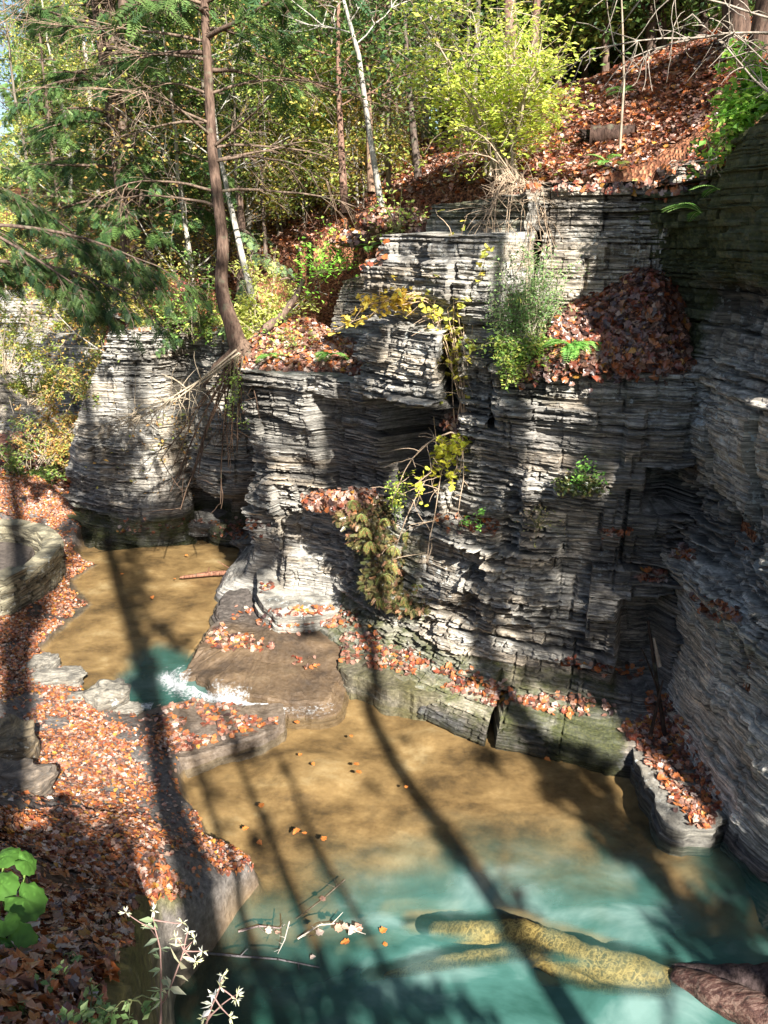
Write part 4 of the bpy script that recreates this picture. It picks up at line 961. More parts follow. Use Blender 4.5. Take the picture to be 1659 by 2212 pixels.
for q_ in range(9): t.add(np.array([[.05, rng.normal(0, .06), rng.normal(-.05, .06)], [-.10 - .14 * rng.random(), rng.normal(0, .08), rng.normal(-.02, .07)]]), [.045, .008], 5, (.22, .2, .2), .2)
t.add(np.array([(P2 - P1) + [0, 0, -.07], (P2 - P1) + [.015, 0, -.07]]), [.115, .02], 10, (.9, .7, .5), .1)
o = t.build('rotting_log', M['bark']); setloc(o, P1); tag(o, 'dark rotting log with a broken end on the leafy slope', 'log')
def stickY(name, pts, r, label, mat='bark', col=(1, 1, 1), cat='branch', extra=()):
    P = np.array([atY(*p) for p in pts]); t = Tubes(); t.add(P - P[0], np.linspace(r, r * .5, len(P)), 6, col, .1)
    for e, r2 in extra:
        E = np.array([atY(*p) for p in e]); t.add(E - P[0], np.linspace(r2, r2 * .4, len(E)), 5, col, .1)
    o = t.build(name, M[mat]); setloc(o, P[0]); return tag(o, label, cat)
stickY('dead_branch', [(1438, 1600, 9.1), (1420, 1480, 9.35), (1400, 1340, 9.6)], .035, 'black wet branch leaning in the corner behind the slab', col=(.35, .33, .33), extra=[([(1425, 1500, 9.2), (1395, 1420, 9.3), (1385, 1400, 9.2)], .015), ([(1405, 1590, 9), (1432, 1470, 9.2)], .03)])
stickY('dead_branch', [(1425, 1440, 9.25), (1412, 1378, 9.35)], .03, 'pale broken stick standing above the black branch in the corner', mat='twig', col=(1.2, 1.1, 1))
stickY('dead_branch', [(718, 1425, 12.0), (732, 1370, 12.3), (748, 1306, 12.8)], .045, 'straight black branch lying across the cascade slab', col=(.3, .28, .28))
stickY('dead_branch', [(745, 560, 14.0), (660, 600, 14.3), (600, 690, 14.4), (572, 715, 14.2)], .02, 'x') if False else None
stickY('bent_root', [(570, 712, 14.2), (610, 680, 14.3), (640, 640, 14.4), (656, 604, 14.5)], .085, 'thick grey bent root rising beside the leaf bank, right of the curved trunk', col=(1.1, 1, .95), cat='root', extra=[([(652, 610, 14.5), (620, 600, 14.4), (605, 604, 14.3)], .03), ([(655, 606, 14.5), (640, 596, 14.4)], .02)])
def floatstick(px, r, label, mat='twig', col=(1, 1, 1), leaves=()):
    P = np.array([atz(*p) for p in px]); root = thing('floating_branch', label, 'branch', P[0])
    t = Tubes(); t.add(P - P[0], np.linspace(r, r * .5, len(P)), 5, col, .1)
    rg = np.random.default_rng(int(px[0][0]))
    for k in range(len(P) - 1):
        for q in range(2):
            a = P[k] + (P[k + 1] - P[k]) * rg.random(); t.add(np.array([a, a + np.array([rg.normal(0, .06), rg.normal(0, .06), .03])]) - P[0], [r * .5, r * .25], 4, col)
    t.build('twig', M[mat], root)
    if len(leaves):
        L = np.array([atz(*p) for p in leaves]) - P[0]; m = len(L)
        V, F, C = inst(LOB_T, LOB_F, L, rots(m, rg, .3), .10 * (.7 + .5 * rg.random(m)), litcol(m, rg, [1, 0, 2, 0, 3, 0, 1, 1, 4, 0])); mesh('leaves', V, F, M['litter'], C, root)
floatstick([(643, 2028, .02), (690, 1998, .06), (725, 1995, .08), (790, 2018, .04)], .010, 'white curved twig with pale leaves floating in the green pool', col=(1.7, 1.65, 1.6), leaves=[(730, 2005, .08), (745, 2002, .08), (760, 2008, .06), (775, 2004, .05), (770, 2015, .04), (690, 2015, .03), (675, 2022, .03)])
floatstick([(515, 2012, .01), (560, 2000, .03), (605, 2005, .03)], .014, 'short mauve twig with a brown leaf close to the bank', col=(.7, .6, .65), leaves=[(580, 2010, .04), (600, 2015, .03)])
floatstick([(395, 2062, .01), (450, 2060, .02), (520, 2066, .02), (600, 2072, .01), (690, 2090, .01)], .015, 'long dark stick lying on the deep green water near the bottom', col=(.5, .5, .6), leaves=[(675, 2068, .03)])
floatstick([(625, 1990, .25), (615, 2030, .1), (600, 2060, .0)], .008, 'thin upright twig poking out of the water beside the white one', col=(1, 1, 1))
floatstick([(745, 1900, .01), (700, 1940, .01), (640, 1985, .01)], .008, 'thin dark twig with a leaf at the edge of the deep water', col=(.4, .35, .3), leaves=[(697, 1942, .02)])
rg = np.random.default_rng(77)
V, F, C = inst(LOB_T, LOB_F, np.zeros((1, 3)), np.eye(3)[None], np.array([.09]), np.array([[.55, .18, .04]])); fl0 = None
for k, (x_, y_) in enumerate([(1049, 1546), (770, 1651), (775, 1668), (680, 1650), (655, 1630), (425, 1800), (560, 1740), (640, 1795), (655, 1800), (530, 1790), (560, 1820), (700, 1812), (880, 1700), (1180, 1640), (640, 1560), (760, 1590), (1005, 1570), (330, 1290), (380, 1250), (260, 1240), (400, 1200), (835, 2040), (755, 2035), (830, 2010)]):
    if fl0 is None: o = fl0 = mesh('floating_leaf', V, F, M['litter'], C)
    else: o = fl0.copy(); COL.objects.link(o)
    o.location = atz(x_ + rg.normal(0, 3), y_, .012 if y_ > 1400 else .125); o.rotation_euler = (rg.normal(0, .05), rg.normal(0, .05), rg.random() * 6); s__ = .7 + .6 * rg.random(); o.scale = (s__,) * 3
    tag(o, 'single orange leaf floating on the brown water', 'leaf', 'leaves floating singly on the stream')
# ================================================================== vegetation
bpy.context.view_layer.update(); DG = bpy.context.evaluated_depsgraph_get()
HITS = {}
for x0 in range(4, 1659, 11):
    for y0 in range(60, 2212, 11):
        h_ = castpx(x0, y0)
        if h_ is not None: HITS[(x0, y0)] = h_[0]
def colvar(base, n, rng, v=.35):
    base = np.clip(np.atleast_2d(base) * 2.4, 0, .8); return base[rng.integers(0, len(base), n)] * (1 - v / 2 + v * rng.random((n, 1)))
class Leaves:
    def __init__(s, T, F): s.T, s.F = T, F; s.p = []; s.R = []; s.s = []; s.c = []
    def add(s, p, R, sc, c): s.p.append(p); s.R.append(R); s.s.append(sc); s.c.append(c)
    def count(s): return sum(len(a) for a in s.p)
    def build(s, name, mat, parent=None, origin=(0, 0, 0)):
        V, F, C = inst(s.T, s.F, np.concatenate(s.p) - np.asarray(origin), np.concatenate(s.R), np.concatenate(s.s), np.concatenate(s.c))
        return mesh(name, V, F, mat, C, parent)
def curve(p, d, L, n, rng, grav=0., wig=.12):
    P = [np.array(p, float)]; d = np.array(d, float); d /= np.linalg.norm(d)
    for i in range(n):
        d = d + rng.normal(0, wig, 3) + np.array([0, 0, grav]); d /= np.linalg.norm(d); P.append(P[-1] + d * L / n)
    return np.array(P), d
HEM = np.array([(.035, .070, .022), (.055, .095, .028), (.024, .050, .022), (.075, .115, .035)])
def sprays_on(lv, P, rng, size, cols, dens_=13., lat=.55, hang=.25):
    L = np.linalg.norm(np.diff(P, axis=0), axis=1).sum(); n = max(3, int(L * dens_))
    t = rng.random(n) ** .7 * (len(P) - 1.001); i = t.astype(int); f = (t - i)[:, None]
    p = P[i] * (1 - f) + P[i + 1] * f; d = P[i + 1] - P[i]; d /= np.linalg.norm(d, axis=1)[:, None] + 1e-9
    side = np.cross(d, [0, 0, 1.]); side /= np.linalg.norm(side, axis=1)[:, None] + 1e-9
    sg = np.where(rng.random(n) < .5, -1, 1)[:, None]
    X = d * (.5 + .4 * rng.random((n, 1))) + side * sg * lat * 1.3 + np.array([0, 0, -hang]) + rng.normal(0, .15, (n, 3))
    N = np.tile([0, 0, 1.], (n, 1)) + rng.normal(0, .3, (n, 3))
    X /= np.linalg.norm(X, axis=1)[:, None]; N = N - (N * X).sum(1)[:, None] * X; N /= np.linalg.norm(N, axis=1)[:, None]
    R = np.stack([X, np.cross(N, X), N], -1)
    lv.add(p + rng.normal(0, .03, (n, 3)), R, size * (.6 + .8 * rng.random(n)), colvar(cols, n, rng, .5))
def hemlock(H, r0, nb, Lm, h0, seed, trunk=None, cols=HEM, spr=.34, dens_=13, dead=0, bark=(1, .95, .9), azr=None, mat='bark'):
    rng = np.random.default_rng(seed); tb = Tubes(); lv = Leaves(SPR_T, SPR_F)
    if trunk is None:
        z = np.linspace(0, H, 14); trunk = np.column_stack([.010 * H * fbm(z * .25, z * 0, seed) * z / H * 2, .010 * H * fbm(z * .25, z * 0, seed + 1) * z / H * 2, z])
    R = r0 * (1 - .88 * np.linspace(0, 1, len(trunk))) + r0 * .35 * np.exp(-np.linspace(0, 14, len(trunk)))
    tb.add(trunk, R, 9, bark, .06)
    zt = trunk[:, 2]
    for k in range(nb + dead):
        isd = k >= nb
        h = (h0 + (H - h0) * (((k + rng.random()) / max(1, nb)) ** .9)) if not isd else rng.uniform(h0 * .25, h0 * 1.1 + .15 * H)
        p = np.array([np.interp(h, zt, trunk[:, 0]), np.interp(h, zt, trunk[:, 1]), h])
        a = k * 2.4 + rng.random() if azr is None else rng.uniform(*azr); L = Lm * (1 - .82 * (h - h0) / max(.1, (H - h0))) * (.6 + .5 * rng.random()) if not isd else Lm * (.35 + .5 * rng.random())
        el = (.25 - .1 * rng.random()) if not isd else rng.normal(.05, .15)
        d = (math.cos(a) * math.cos(el), math.sin(a) * math.cos(el), math.sin(el))
        P, _ = curve(p, d, L, 7, rng, -.07, .07)
        tb.add(P, np.linspace(.018 + .012 * L, .005, 8), 4, np.array(bark) * .9)
        ntw = int(L * 3.2)
        for q in range(ntw):
            i = rng.integers(1, 7); dd = P[i] - P[i - 1]; dd /= np.linalg.norm(dd); sd = np.cross(dd, [0, 0, 1]) * (1 if q % 2 else -1)
            Q, _ = curve(P[i], dd * .7 + sd * .8 + [0, 0, -.1 if not isd else .1 * rng.normal()], L * (.22 + .2 * rng.random()), 4, rng, -.08, .12)
            tb.add(Q, np.linspace(.009, .003, 5), 3, np.array(bark) * (.9 if not isd else 1.6))
            if not isd: sprays_on(lv, Q, rng, spr, cols, dens_)
            elif rng.random() < .8:
                Q2, _ = curve(Q[2], dd + rng.normal(0, .5, 3), L * .2, 3, rng, -.12, .15); tb.add(Q2, [.005, .004, .003, .002], 3, np.array(bark) * 1.6)
        if not isd: sprays_on(lv, P[2:], rng, spr, cols, dens_)
    return tb, lv
YEL = np.array([(.24, .25, .06), (.17, .21, .055), (.30, .25, .06), (.13, .18, .045)])
GRN = np.array([(.09, .15, .04), (.12, .18, .045), (.065, .115, .035), (.18, .20, .055)])
TAN = np.array([(.28, .16, .06), (.32, .20, .06), (.20, .18, .055), (.14, .17, .045)])
def decid(H, r0, seed, cols, nl=26, leaf=.10, lean=(0, 0), h0=.25, bark=(1, 1, 1), spread=1.0, T=None, k0=9, Lb=None, tl=.38, trunkpts=None):
    rng = np.random.default_rng(seed); tb = Tubes(); lv = Leaves(*(T or (LEAF_T, LEAF_F)))
    if trunkpts is None:
        z = np.linspace(0, 1, 14); tr = np.column_stack([lean[0] * z ** 1.3 * H + .03 * H * fbm(z * 2.2, z * 0, seed), lean[1] * z * H + .03 * H * fbm(z * 2.2, z * 0, seed + 1), z * H])
    else: tr = np.array(trunkpts, float)
    tb.add(tr, r0 * (1 - .85 * np.linspace(0, 1, len(tr))), 8, bark, .05)
    tips = []
    Lb = Lb or H * .28
    for k in range(k0):
        f = h0 + (1 - h0) * (k + rng.random() * .8) / k0; i = min(len(tr) - 2, int(f * (len(tr) - 1))); p = tr[i]
        a = k * 2.4 + rng.random(); el = .35 + .5 * rng.random(); d = np.array([math.cos(a) * math.cos(el) * spread, math.sin(a) * math.cos(el) * spread, math.sin(el)])
        L = Lb * (1.15 - .6 * f) * (.7 + .5 * rng.random()); P, dd = curve(p, d, L, 6, rng, .0, .14)
        tb.add(P, np.linspace(r0 * .30 * (1.2 - f), .008, 7), 5, bark); tips.append(P[-1])
        for q in range(5):
            j = rng.integers(1, 6); e = P[j] - P[j - 1]; e /= np.linalg.norm(e)
            Q, _ = curve(P[j], e + rng.normal(0, .6, 3), L * .45, 4, rng, .0, .18); tb.add(Q, np.linspace(.012, .004, 5), 4, bark); tips += [Q[-1], Q[2]]
            for w in range(2):
                S, _ = curve(Q[rng.integers(1, 4)], rng.normal(0, .8, 3) + e, L * .22, 3, rng, 0, .2); tb.add(S, np.linspace(.006, .0025, 4), 3, bark); tips.append(S[-1])
    for p in tips:
        n = max(0, int(rng.poisson(nl)));
        if not n: continue
        c = p + rng.normal(0, 1, (n, 3)) * tl * np.array([1, 1, .45])
        lv.add(c, rots(n, rng, .55), leaf * (.6 + .8 * rng.random(n)), colvar(cols, n, rng, .5))
    return tb, lv
def plant(name, label, cat, loc, tl, group=None, mats=('bark', 'leaf'), parts=('trunk', 'crown'), rz=0, sc=1.0):
    root = thing(name, label, cat, loc, group, rz); root.scale = (sc,) * 3
    tb, lv = tl
    if tb is not None: tb.build(parts[0], M[mats[0]], root)
    if lv is not None and lv.count(): lv.build(parts[1], M[mats[1]], root)
    return root
def dup(root, loc, rz=0, sc=1.0, label=None, group=None, col=None):
    r = root.copy(); COL.objects.link(r); r.location = tuple(float(a) for a in loc); r.rotation_euler = (0, 0, rz); r.scale = (sc,) * 3
    if label: r['label'] = label
    if group: r['group'] = group
    for ch in root.children:
        c = ch.copy(); COL.objects.link(c); c.parent = r
    return r
def hgt(x, y): return float(hz(np.array([x]), np.array([y]))[0])

# ---- the curved trunk on the ledge
TP = [(523, 757, 14.0), (500, 700, 14.1), (480, 640, 14.2), (476, 590, 14.3), (484, 540, 14.35), (472, 440, 14.5), (458, 330, 14.6), (455, 250, 14.7), (448, 130, 14.8), (441, 0, 15.0), (436, -140, 15.1), (430, -320, 15.2), (428, -560, 15.4)]
B0 = atY(*TP[0]) - [0, 0, .12]; TPW = np.array([atY(*p) for p in TP]) - B0; TPW[0] = 0
zz_ = np.linspace(0, 1, 40); ii = np.linspace(0, len(TPW) - 1, 40); TPS = np.stack([np.interp(ii, np.arange(len(TPW)), TPW[:, k]) for k in range(3)], -1)
TPS[1:-1] = (TPS[:-2] + TPS[1:-1] * 2 + TPS[2:]) / 4; TPS[1:-1] = (TPS[:-2] + TPS[1:-1] * 2 + TPS[2:]) / 4
rng = np.random.default_rng(5)
tb, lv = hemlock(float(TPS[-1, 2]), .001, 26, 2.8, 4.6, 12, trunk=TPS, dens_=10, bark=(1.0, .9, .85))
tb.V[0] = tb.V[0]; tb.add(TPS, np.interp(np.linspace(0, 1, 40), [0, .06, .2, 1], [.21, .150, .118, .045]), 12, (.85, .74, .68), .08)
for k in range(5):      # roots gripping the ledge
    a = -2.6 + k * .8; tb.add(np.array([[0, 0, .25], [.25 * math.cos(a), .22 * math.sin(a), .05], [.55 * math.cos(a), .35 * math.sin(a), -.12], [.8 * math.cos(a), .42 * math.sin(a), -.5]]), [.12, .08, .05, .02], 6, (1, .9, .8), .1)
for k in range(34):     # bare drooping limbs either side
    h = rng.uniform(2.2, 7.4); i = int(np.searchsorted(TPS[:, 2], h)); p = TPS[min(i, 38)]
    a = (PI if rng.random() < .6 else 0) + rng.normal(0, .5); L = rng.uniform(1.0, 3.4); P, _ = curve(p, (math.cos(a), math.sin(a) * .6, .28), L, 8, rng, -.06, .09)
    tb.add(P, np.linspace(.028, .006, 9), 5, (1.2, 1.15, 1.05))
    for q in range(int(5 + L * 4)):
        j = rng.integers(2, 9); Q, _ = curve(P[j], (P[j] - P[j - 1]) * 3 + rng.normal(0, .35, 3), L * rng.uniform(.15, .4), 5, rng, -.10, .16); tb.add(Q, np.linspace(.008, .003, 6), 3, (1.9, 1.8, 1.6))
        for w in range(2):
            S, _ = curve(Q[3], (Q[3] - Q[2]) * 3 + rng.normal(0, .3, 3), L * .14, 3, rng, -.1, .2); tb.add(S, [.004, .003, .0025, .002], 3, (1.9, 1.8, 1.6))
plant('hemlock_tree', 'tall dark hemlock with curved bare trunk standing on the edge of the pale pillar', 'tree', B0, (tb, lv), parts=('trunk', 'foliage'))
# ---- identifiable trunks behind
def trunkat(name, pts, r, label, cols=GRN, mat='bark', bark=(1, 1, 1), seed=1, nl=14, leaf=.10, k0=10, ext=5.0, h0=.4, **kw):
    W = np.array([atY(*p) for p in pts]); d = W[-1] - W[-2]; d = d / np.linalg.norm(d)
    W = np.vstack([W, W[-1] + d * ext * .5 + [.1, 0, 0], W[-1] + d * ext]); b = W[0] - [0, 0, .15]; W = W - b; W[0] = 0
    s = np.linspace(0, len(W) - 1, 26); W = np.stack([np.interp(s, np.arange(len(W)), W[:, k]) for k in range(3)], -1)
    plant(name, label, 'tree', b, decid(float(W[-1, 2]), r, seed, cols, nl, leaf, trunkpts=W, k0=k0, bark=bark, h0=h0, **kw), mats=(mat, 'leaf'))
trunkat('sapling_tree', [(832, 478, 14.4), (800, 300, 14.8), (775, 120, 15.2), (742, 0, 15.5)], .06, 'slim pale tree leaning left, rooted at the cliff edge left of the yellow shrub', GRN, 'bark_pale', seed=21, nl=5, leaf=.07, k0=9)
trunkat('hemlock_tree', [(745, 445, 16.5), (738, 340, 16.8), (733, 230, 17), (730, 100, 17.4)], .085, 'straight brown trunk with thin bare twigs, left of the leaning pale tree', HEM, 'bark', (1.4, 1.1, 1), seed=22, nl=14, k0=14)
trunkat('birch_tree', [(552, 660, 16.2), (520, 540, 16.8), (495, 430, 17.2), (470, 310, 17.6), (452, 160, 18)], .075, 'pale slender tree leaning left just behind the curved trunk', YEL, 'bark_pale', seed=23, nl=8, k0=10)
trunkat('ash_tree', [(802, 400, 17.5), (797, 250, 18), (790, 90, 18.5)], .09, 'brown straight tree beside the leaning pale one', GRN, 'bark', (1.5, 1.3, 1.1), seed=24, nl=12)
trunkat('ash_tree', [(545, 600, 20), (541, 500, 20.4), (536, 420, 21)], .10, 'stubby pale snag above the leafy slope', TAN, 'bark_pale', seed=25, nl=5, ext=1.0)
trunkat('ash_tree', [(576, 620, 18.8), (573, 530, 19), (568, 440, 19.4), (560, 200, 20)], .06, 'thin dark tree right of the stubby snag', GRN, 'bark', seed=26, nl=10)
trunkat('hemlock_tree', [(905, 380, 17.2), (890, 260, 17.6), (880, 150, 18)], .09, 'dark slanting tree behind the left end of the yellow shrub', HEM, 'bark', (.7, .7, .7), seed=27, nl=18)
trunkat('hemlock_tree', [(1108, 300, 16.5), (1105, 150, 17), (1100, 0, 17.5)], .20, 'thick brown double trunk behind the yellow shrub', HEM, 'bark', (1.1, .9, .85), seed=28, nl=16, h0=.55)
trunkat('hemlock_tree', [(1140, 300, 16.9), (1150, 160, 17.3), (1160, 0, 17.8)], .13, 'second brown trunk close to the thick one behind the yellow shrub', HEM, 'bark', (1.1, .9, .85), seed=29, nl=12, h0=.55)
trunkat('sapling_tree', [(1341, 300, 13.2), (1348, 180, 13.3), (1345, 60, 13.4), (1340, -60, 13.5)], .022, 'thin straight sapling growing beside the rotting log', TAN, 'bark_pale', (.8, .7, .6), seed=30, nl=1, leaf=.07, k0=4, h0=.7)
trunkat('oak_tree', [(1597, 140, 14.8), (1590, 60, 14.9), (1580, -60, 15)], .30, 'thick dark trunk at the top right where the bare branch crosses', HEM, 'bark', (.7, .6, .55), seed=31, nl=4, h0=.7)
trunkat('oak_tree', [(1640, 130, 13.8), (1650, 40, 13.9), (1660, -60, 14)], .22, 'dark trunk at the right edge next to the thick one', HEM, 'bark', (.7, .6, .55), seed=32, nl=4, h0=.7)
for k, (x_, y_, Y_, r_, c_) in enumerate([(1205, 205, 19.6, .12, 1.4), (1310, 160, 19.5, .10, .9), (1408, 118, 19.4, .13, .5), (1432, 110, 20.5, .13, .6), (1522, 76, 19.5, .11, .35), (1475, 95, 22, .1, .45), (1350, 140, 23, .12, .6), (1265, 180, 23, .1, .8), (1385, 125, 26, .14, .5), (1235, 190, 27, .14, .6), (1560, 60, 24, .13, .45)]):
    lab = ['pale brown trunk at the left end of the ridge, beside the yellow shrub', 'slim trunk on the ridge left of the thin sapling', 'dark trunk, left of the pair in the middle of the ridge', 'dark trunk, right of the pair in the middle of the ridge', 'black straight trunk on the ridge left of the thick right trunk', 'thin dark trunk half way down behind the ridge',
           'dim trunk in the wood behind the thin sapling', 'dim trunk in the wood behind the slim ridge trunk', 'distant dark trunk showing between the ridge trees', 'distant trunk deep in the wood left of the ridge', 'distant black trunk below the top right corner'][k]
    trunkat('hemlock_tree', [(x_, y_ + 12, Y_), (x_ - 3, y_ - 90, Y_ + .1), (x_ + 2, y_ - 220, Y_ + .2)], r_, lab, HEM if k % 3 else GRN, 'bark', (c_, c_ * .9, c_ * .85), seed=40 + k, nl=22, leaf=.16, h0=.15, k0=12, ext=4)

# ---- woodland prototypes and copies
protos = []
def proto(name, cat, tl, mats=('bark', 'leaf')): r = plant(name, 'x', cat, (0, 0, 0), tl, mats=mats); protos.append(r); return r
pA = proto('hemlock_tree', 'tree', hemlock(13, .16, 58, 2.7, 1.6, 101, dens_=17, spr=.25))
pB = proto('hemlock_tree', 'tree', hemlock(10, .12, 46, 2.3, .9, 102, dens_=17, spr=.24, cols=np.array([(.09, .145, .045), (.13, .18, .055), (.06, .10, .035)])))
pC = proto('maple_tree', 'tree', decid(11, .12, 103, YEL, 40, .10, h0=.12, k0=14), ('bark_pale', 'leaf'))
pD = proto('maple_tree', 'tree', decid(12, .14, 104, GRN, 44, .10, h0=.12, k0=14))
pE = proto('ash_tree', 'tree', decid(12, .13, 105, TAN, 14, .085, h0=.2, k0=14), ('bark_pale', 'leaf'))
pF = proto('shrub', 'shrub', decid(2.6, .03, 106, YEL, 18, .085, h0=.05, k0=12, Lb=1.3, tl=.22), ('twig', 'leaf'))
pG = proto('shrub', 'shrub', decid(2.4, .03, 107, TAN, 9, .075, h0=.05, k0=12, Lb=1.3, tl=.22), ('twig', 'leaf'))
pH = proto('bare_tree', 'tree', decid(9, .05, 108, YEL, .6, .09, h0=.15, k0=16, Lb=1.6, tl=.2, bark=(.42, .38, .34)), ('bark_pale', 'leaf'))
labs = {id(pH): 'thin bare pale-stemmed tree in the dense wood on the slope', id(pA): 'dark green hemlock in the dense wood on the slope', id(pB): 'bright green young hemlock in the dense wood on the slope', id(pC): 'yellow-leaved maple in the dense wood on the slope', id(pD): 'green-leaved maple in the dense wood on the slope', id(pE): 'half-bare ash with tan leaves in the dense wood on the slope'}
first = {}
def place(p, x, y, z, rz, sc, label=None, group=None):
    k = id(p)
    if k not in first: first[k] = 1; p.location = (x, y, z); p.rotation_euler = (0, 0, rz); p.scale = (sc,) * 3; p['label'] = label; p['group'] = group; return p
    return dup(p, (x, y, z), rz, sc, label, group)
rng = np.random.default_rng(303); placed = []; cnt = 0; tries = 0
while cnt < 88 and tries < 6000:
    tries += 1
    y = 18.5 + 30 * rng.random() ** 1.25; u = rng.uniform(-.56, .30); x = u * y * 1.06
    if x > -2.5 and y < 21.5: continue
    if u > .02 and y < 24: continue
    if x < -7 and y < 27: continue
    if u < -.38: continue
    if min([9] + [math.hypot(x - a, y - b) for a, b in placed]) < 1.15 + .02 * y: continue
    placed.append((x, y)); cnt += 1
    p = [pA, pB, pC, pD, pE][rng.choice(5, p=[.30, .20, .16, .18, .16])]; sc = .75 + .5 * rng.random()
    if u < -.38: sc = min(sc, .55 + .01 * y - .0); 
    place(p, x, y, hgt(x, y) - .1, rng.random() * 6.28, sc, labs[id(p)], {'h': 'hemlocks in the wood', 'm': 'maples in the wood', 'a': 'ashes in the wood'}[p.name[0]])
for k in range(42):    # behind the ridge at the right
    y = rng.uniform(24, 40); x = rng.uniform(.16, .52) * y; p = [pA, pB, pD][rng.integers(3)]
    place(p, x, y, hgt(x, y) - .4, rng.random() * 6.28, .8 + .4 * rng.random(), labs[id(p)], {'h': 'hemlocks in the wood', 'm': 'maples in the wood'}[p.name[0]])
for k in range(34):
    y = rng.uniform(17.5, 30); x = rng.uniform(-.42, .12) * y
    if sk(np.array([x]), np.array([y]))[0] > .02: continue
    place(pH, x, y, hgt(x, y) - .05, rng.random() * 6.28, .7 + .7 * rng.random(), labs[id(pH)], 'bare thin trees in the wood')
for k in range(46):
    y = rng.uniform(18.8, 27); x = rng.uniform(-.50, .02) * y
    if sk(np.array([x]), np.array([y]))[0] > .02: continue
    p = pF if rng.random() < .5 else pG
    place(p, x, y, hgt(x, y) - .05, rng.random() * 6.28, .6 + .6 * rng.random(), {'F': 'leafy yellow-green shrub among the trees above the cliffs', 'G': 'thin twiggy tan shrub among the trees above the cliffs'}['F' if p is pF else 'G'], 'yellow-green shrubs on the slope' if p is pF else 'twiggy shrubs on the slope')
# far wood as one mass
rng = np.random.default_rng(8); n = 42000
y = rng.uniform(50, 66, n); u = rng.uniform(-.62, .62, n); x = u * y; top = np.interp(u, [-.6, -.46, -.42, -.3, .6], [12, 13, 17, 24, 30]) + 3 * fbm(x * .15, x * 0, 4)
z = 5 + (top - 5) * rng.random(n); keepn = vn(x * .5, z * .5, 9) > .30; x, y, z = x[keepn], y[keepn], z[keepn]; m = len(x)
V, F, C = inst(LEAF_T, LEAF_F, np.stack([x, y, z], -1), rots(m, rng, .9), .62 * (.6 + .8 * rng.random(m)), colvar(np.array([(.07, .13, .04), (.12, .19, .05), (.20, .22, .06), (.05, .09, .03)]), m, rng, .6))
tag(mesh('woodland', V, F, M['leaf'], C), 'mass of far trees closing off the valley', 'woodland', kind='stuff')

# ---- hemlock at the left edge, its dark boughs hanging across the picture
def boughs(base, H, hs, az, Lr, seed, label, cols=HEM * .6):
    rng = np.random.default_rng(seed); tb = Tubes(); lv = Leaves(SPR_T, SPR_F)
    z = np.linspace(0, H, 16); tr = np.column_stack([.1 * np.sin(z * .5), .0 * z, z]); tb.add(tr, .22 * (1 - .8 * z / H), 10, (1, .9, .85), .08)
    for h in hs:
        p = np.array([0, 0, h]); a = rng.uniform(*az); L = rng.uniform(*Lr); P, _ = curve(p, (math.cos(a), math.sin(a), .12), L, 12, rng, -.045, .05)
        tb.add(P, np.linspace(.05, .010, 13), 6, (.8, .75, .72))
        for q in range(int(L * 6.5)):
            i = rng.integers(3, 13); dd = P[i] - P[i - 1]; dd /= np.linalg.norm(dd); sd = np.cross(dd, [0, 0, 1]) * (1 if q % 2 else -1)
            Q, _ = curve(P[i], dd * .8 + sd * .7 + [0, 0, -.2], L * rng.uniform(.10, .28), 6, rng, -.10, .10); tb.add(Q, np.linspace(.010, .003, 7), 4, (.9, .85, .8))
            sprays_on(lv, Q, rng, .15, cols, 30, hang=.45)
            Q2, _ = curve(Q[3], dd + rng.normal(0, .5, 3), L * .10, 4, rng, -.14, .1); tb.add(Q2, np.linspace(.006, .003, 5), 3, (.9, .85, .8)); sprays_on(lv, Q2, rng, .14, cols, 30, hang=.5)
    return plant('hemlock_tree', label, 'tree', base, (tb, lv), parts=('trunk', 'foliage'))
boughs((-7.4, 11.6, 1.6), 15, [4.9, 5.4, 5.8, 6.3, 10.6, 11.0], (-.35, .75), (2.6, 4.4), 61, 'hemlock off the left edge whose dark boughs sweep down into the picture')
boughs((-6.0, 18.9, 4.6), 11, [1.2, 1.8, 2.4, 3, 3.6, 4.2, 4.8, 5.4, 6, 6.6, 7.4, 8.2], (-2.6, .2), (1.4, 2.6), 62, 'hemlock at the lip of the far cliff with grey-green hanging boughs', HEM * 1.1)
boughs((-3.2, 18.0, 4.7), 3.2, [.5, .9, 1.3, 1.8, 2.3], (-2.9, -.6), (1.1, 1.9), 63, 'low hemlock hanging over the recess left of the curved trunk', np.array([(.11, .16, .09), (.14, .20, .08), (.08, .13, .07)]))
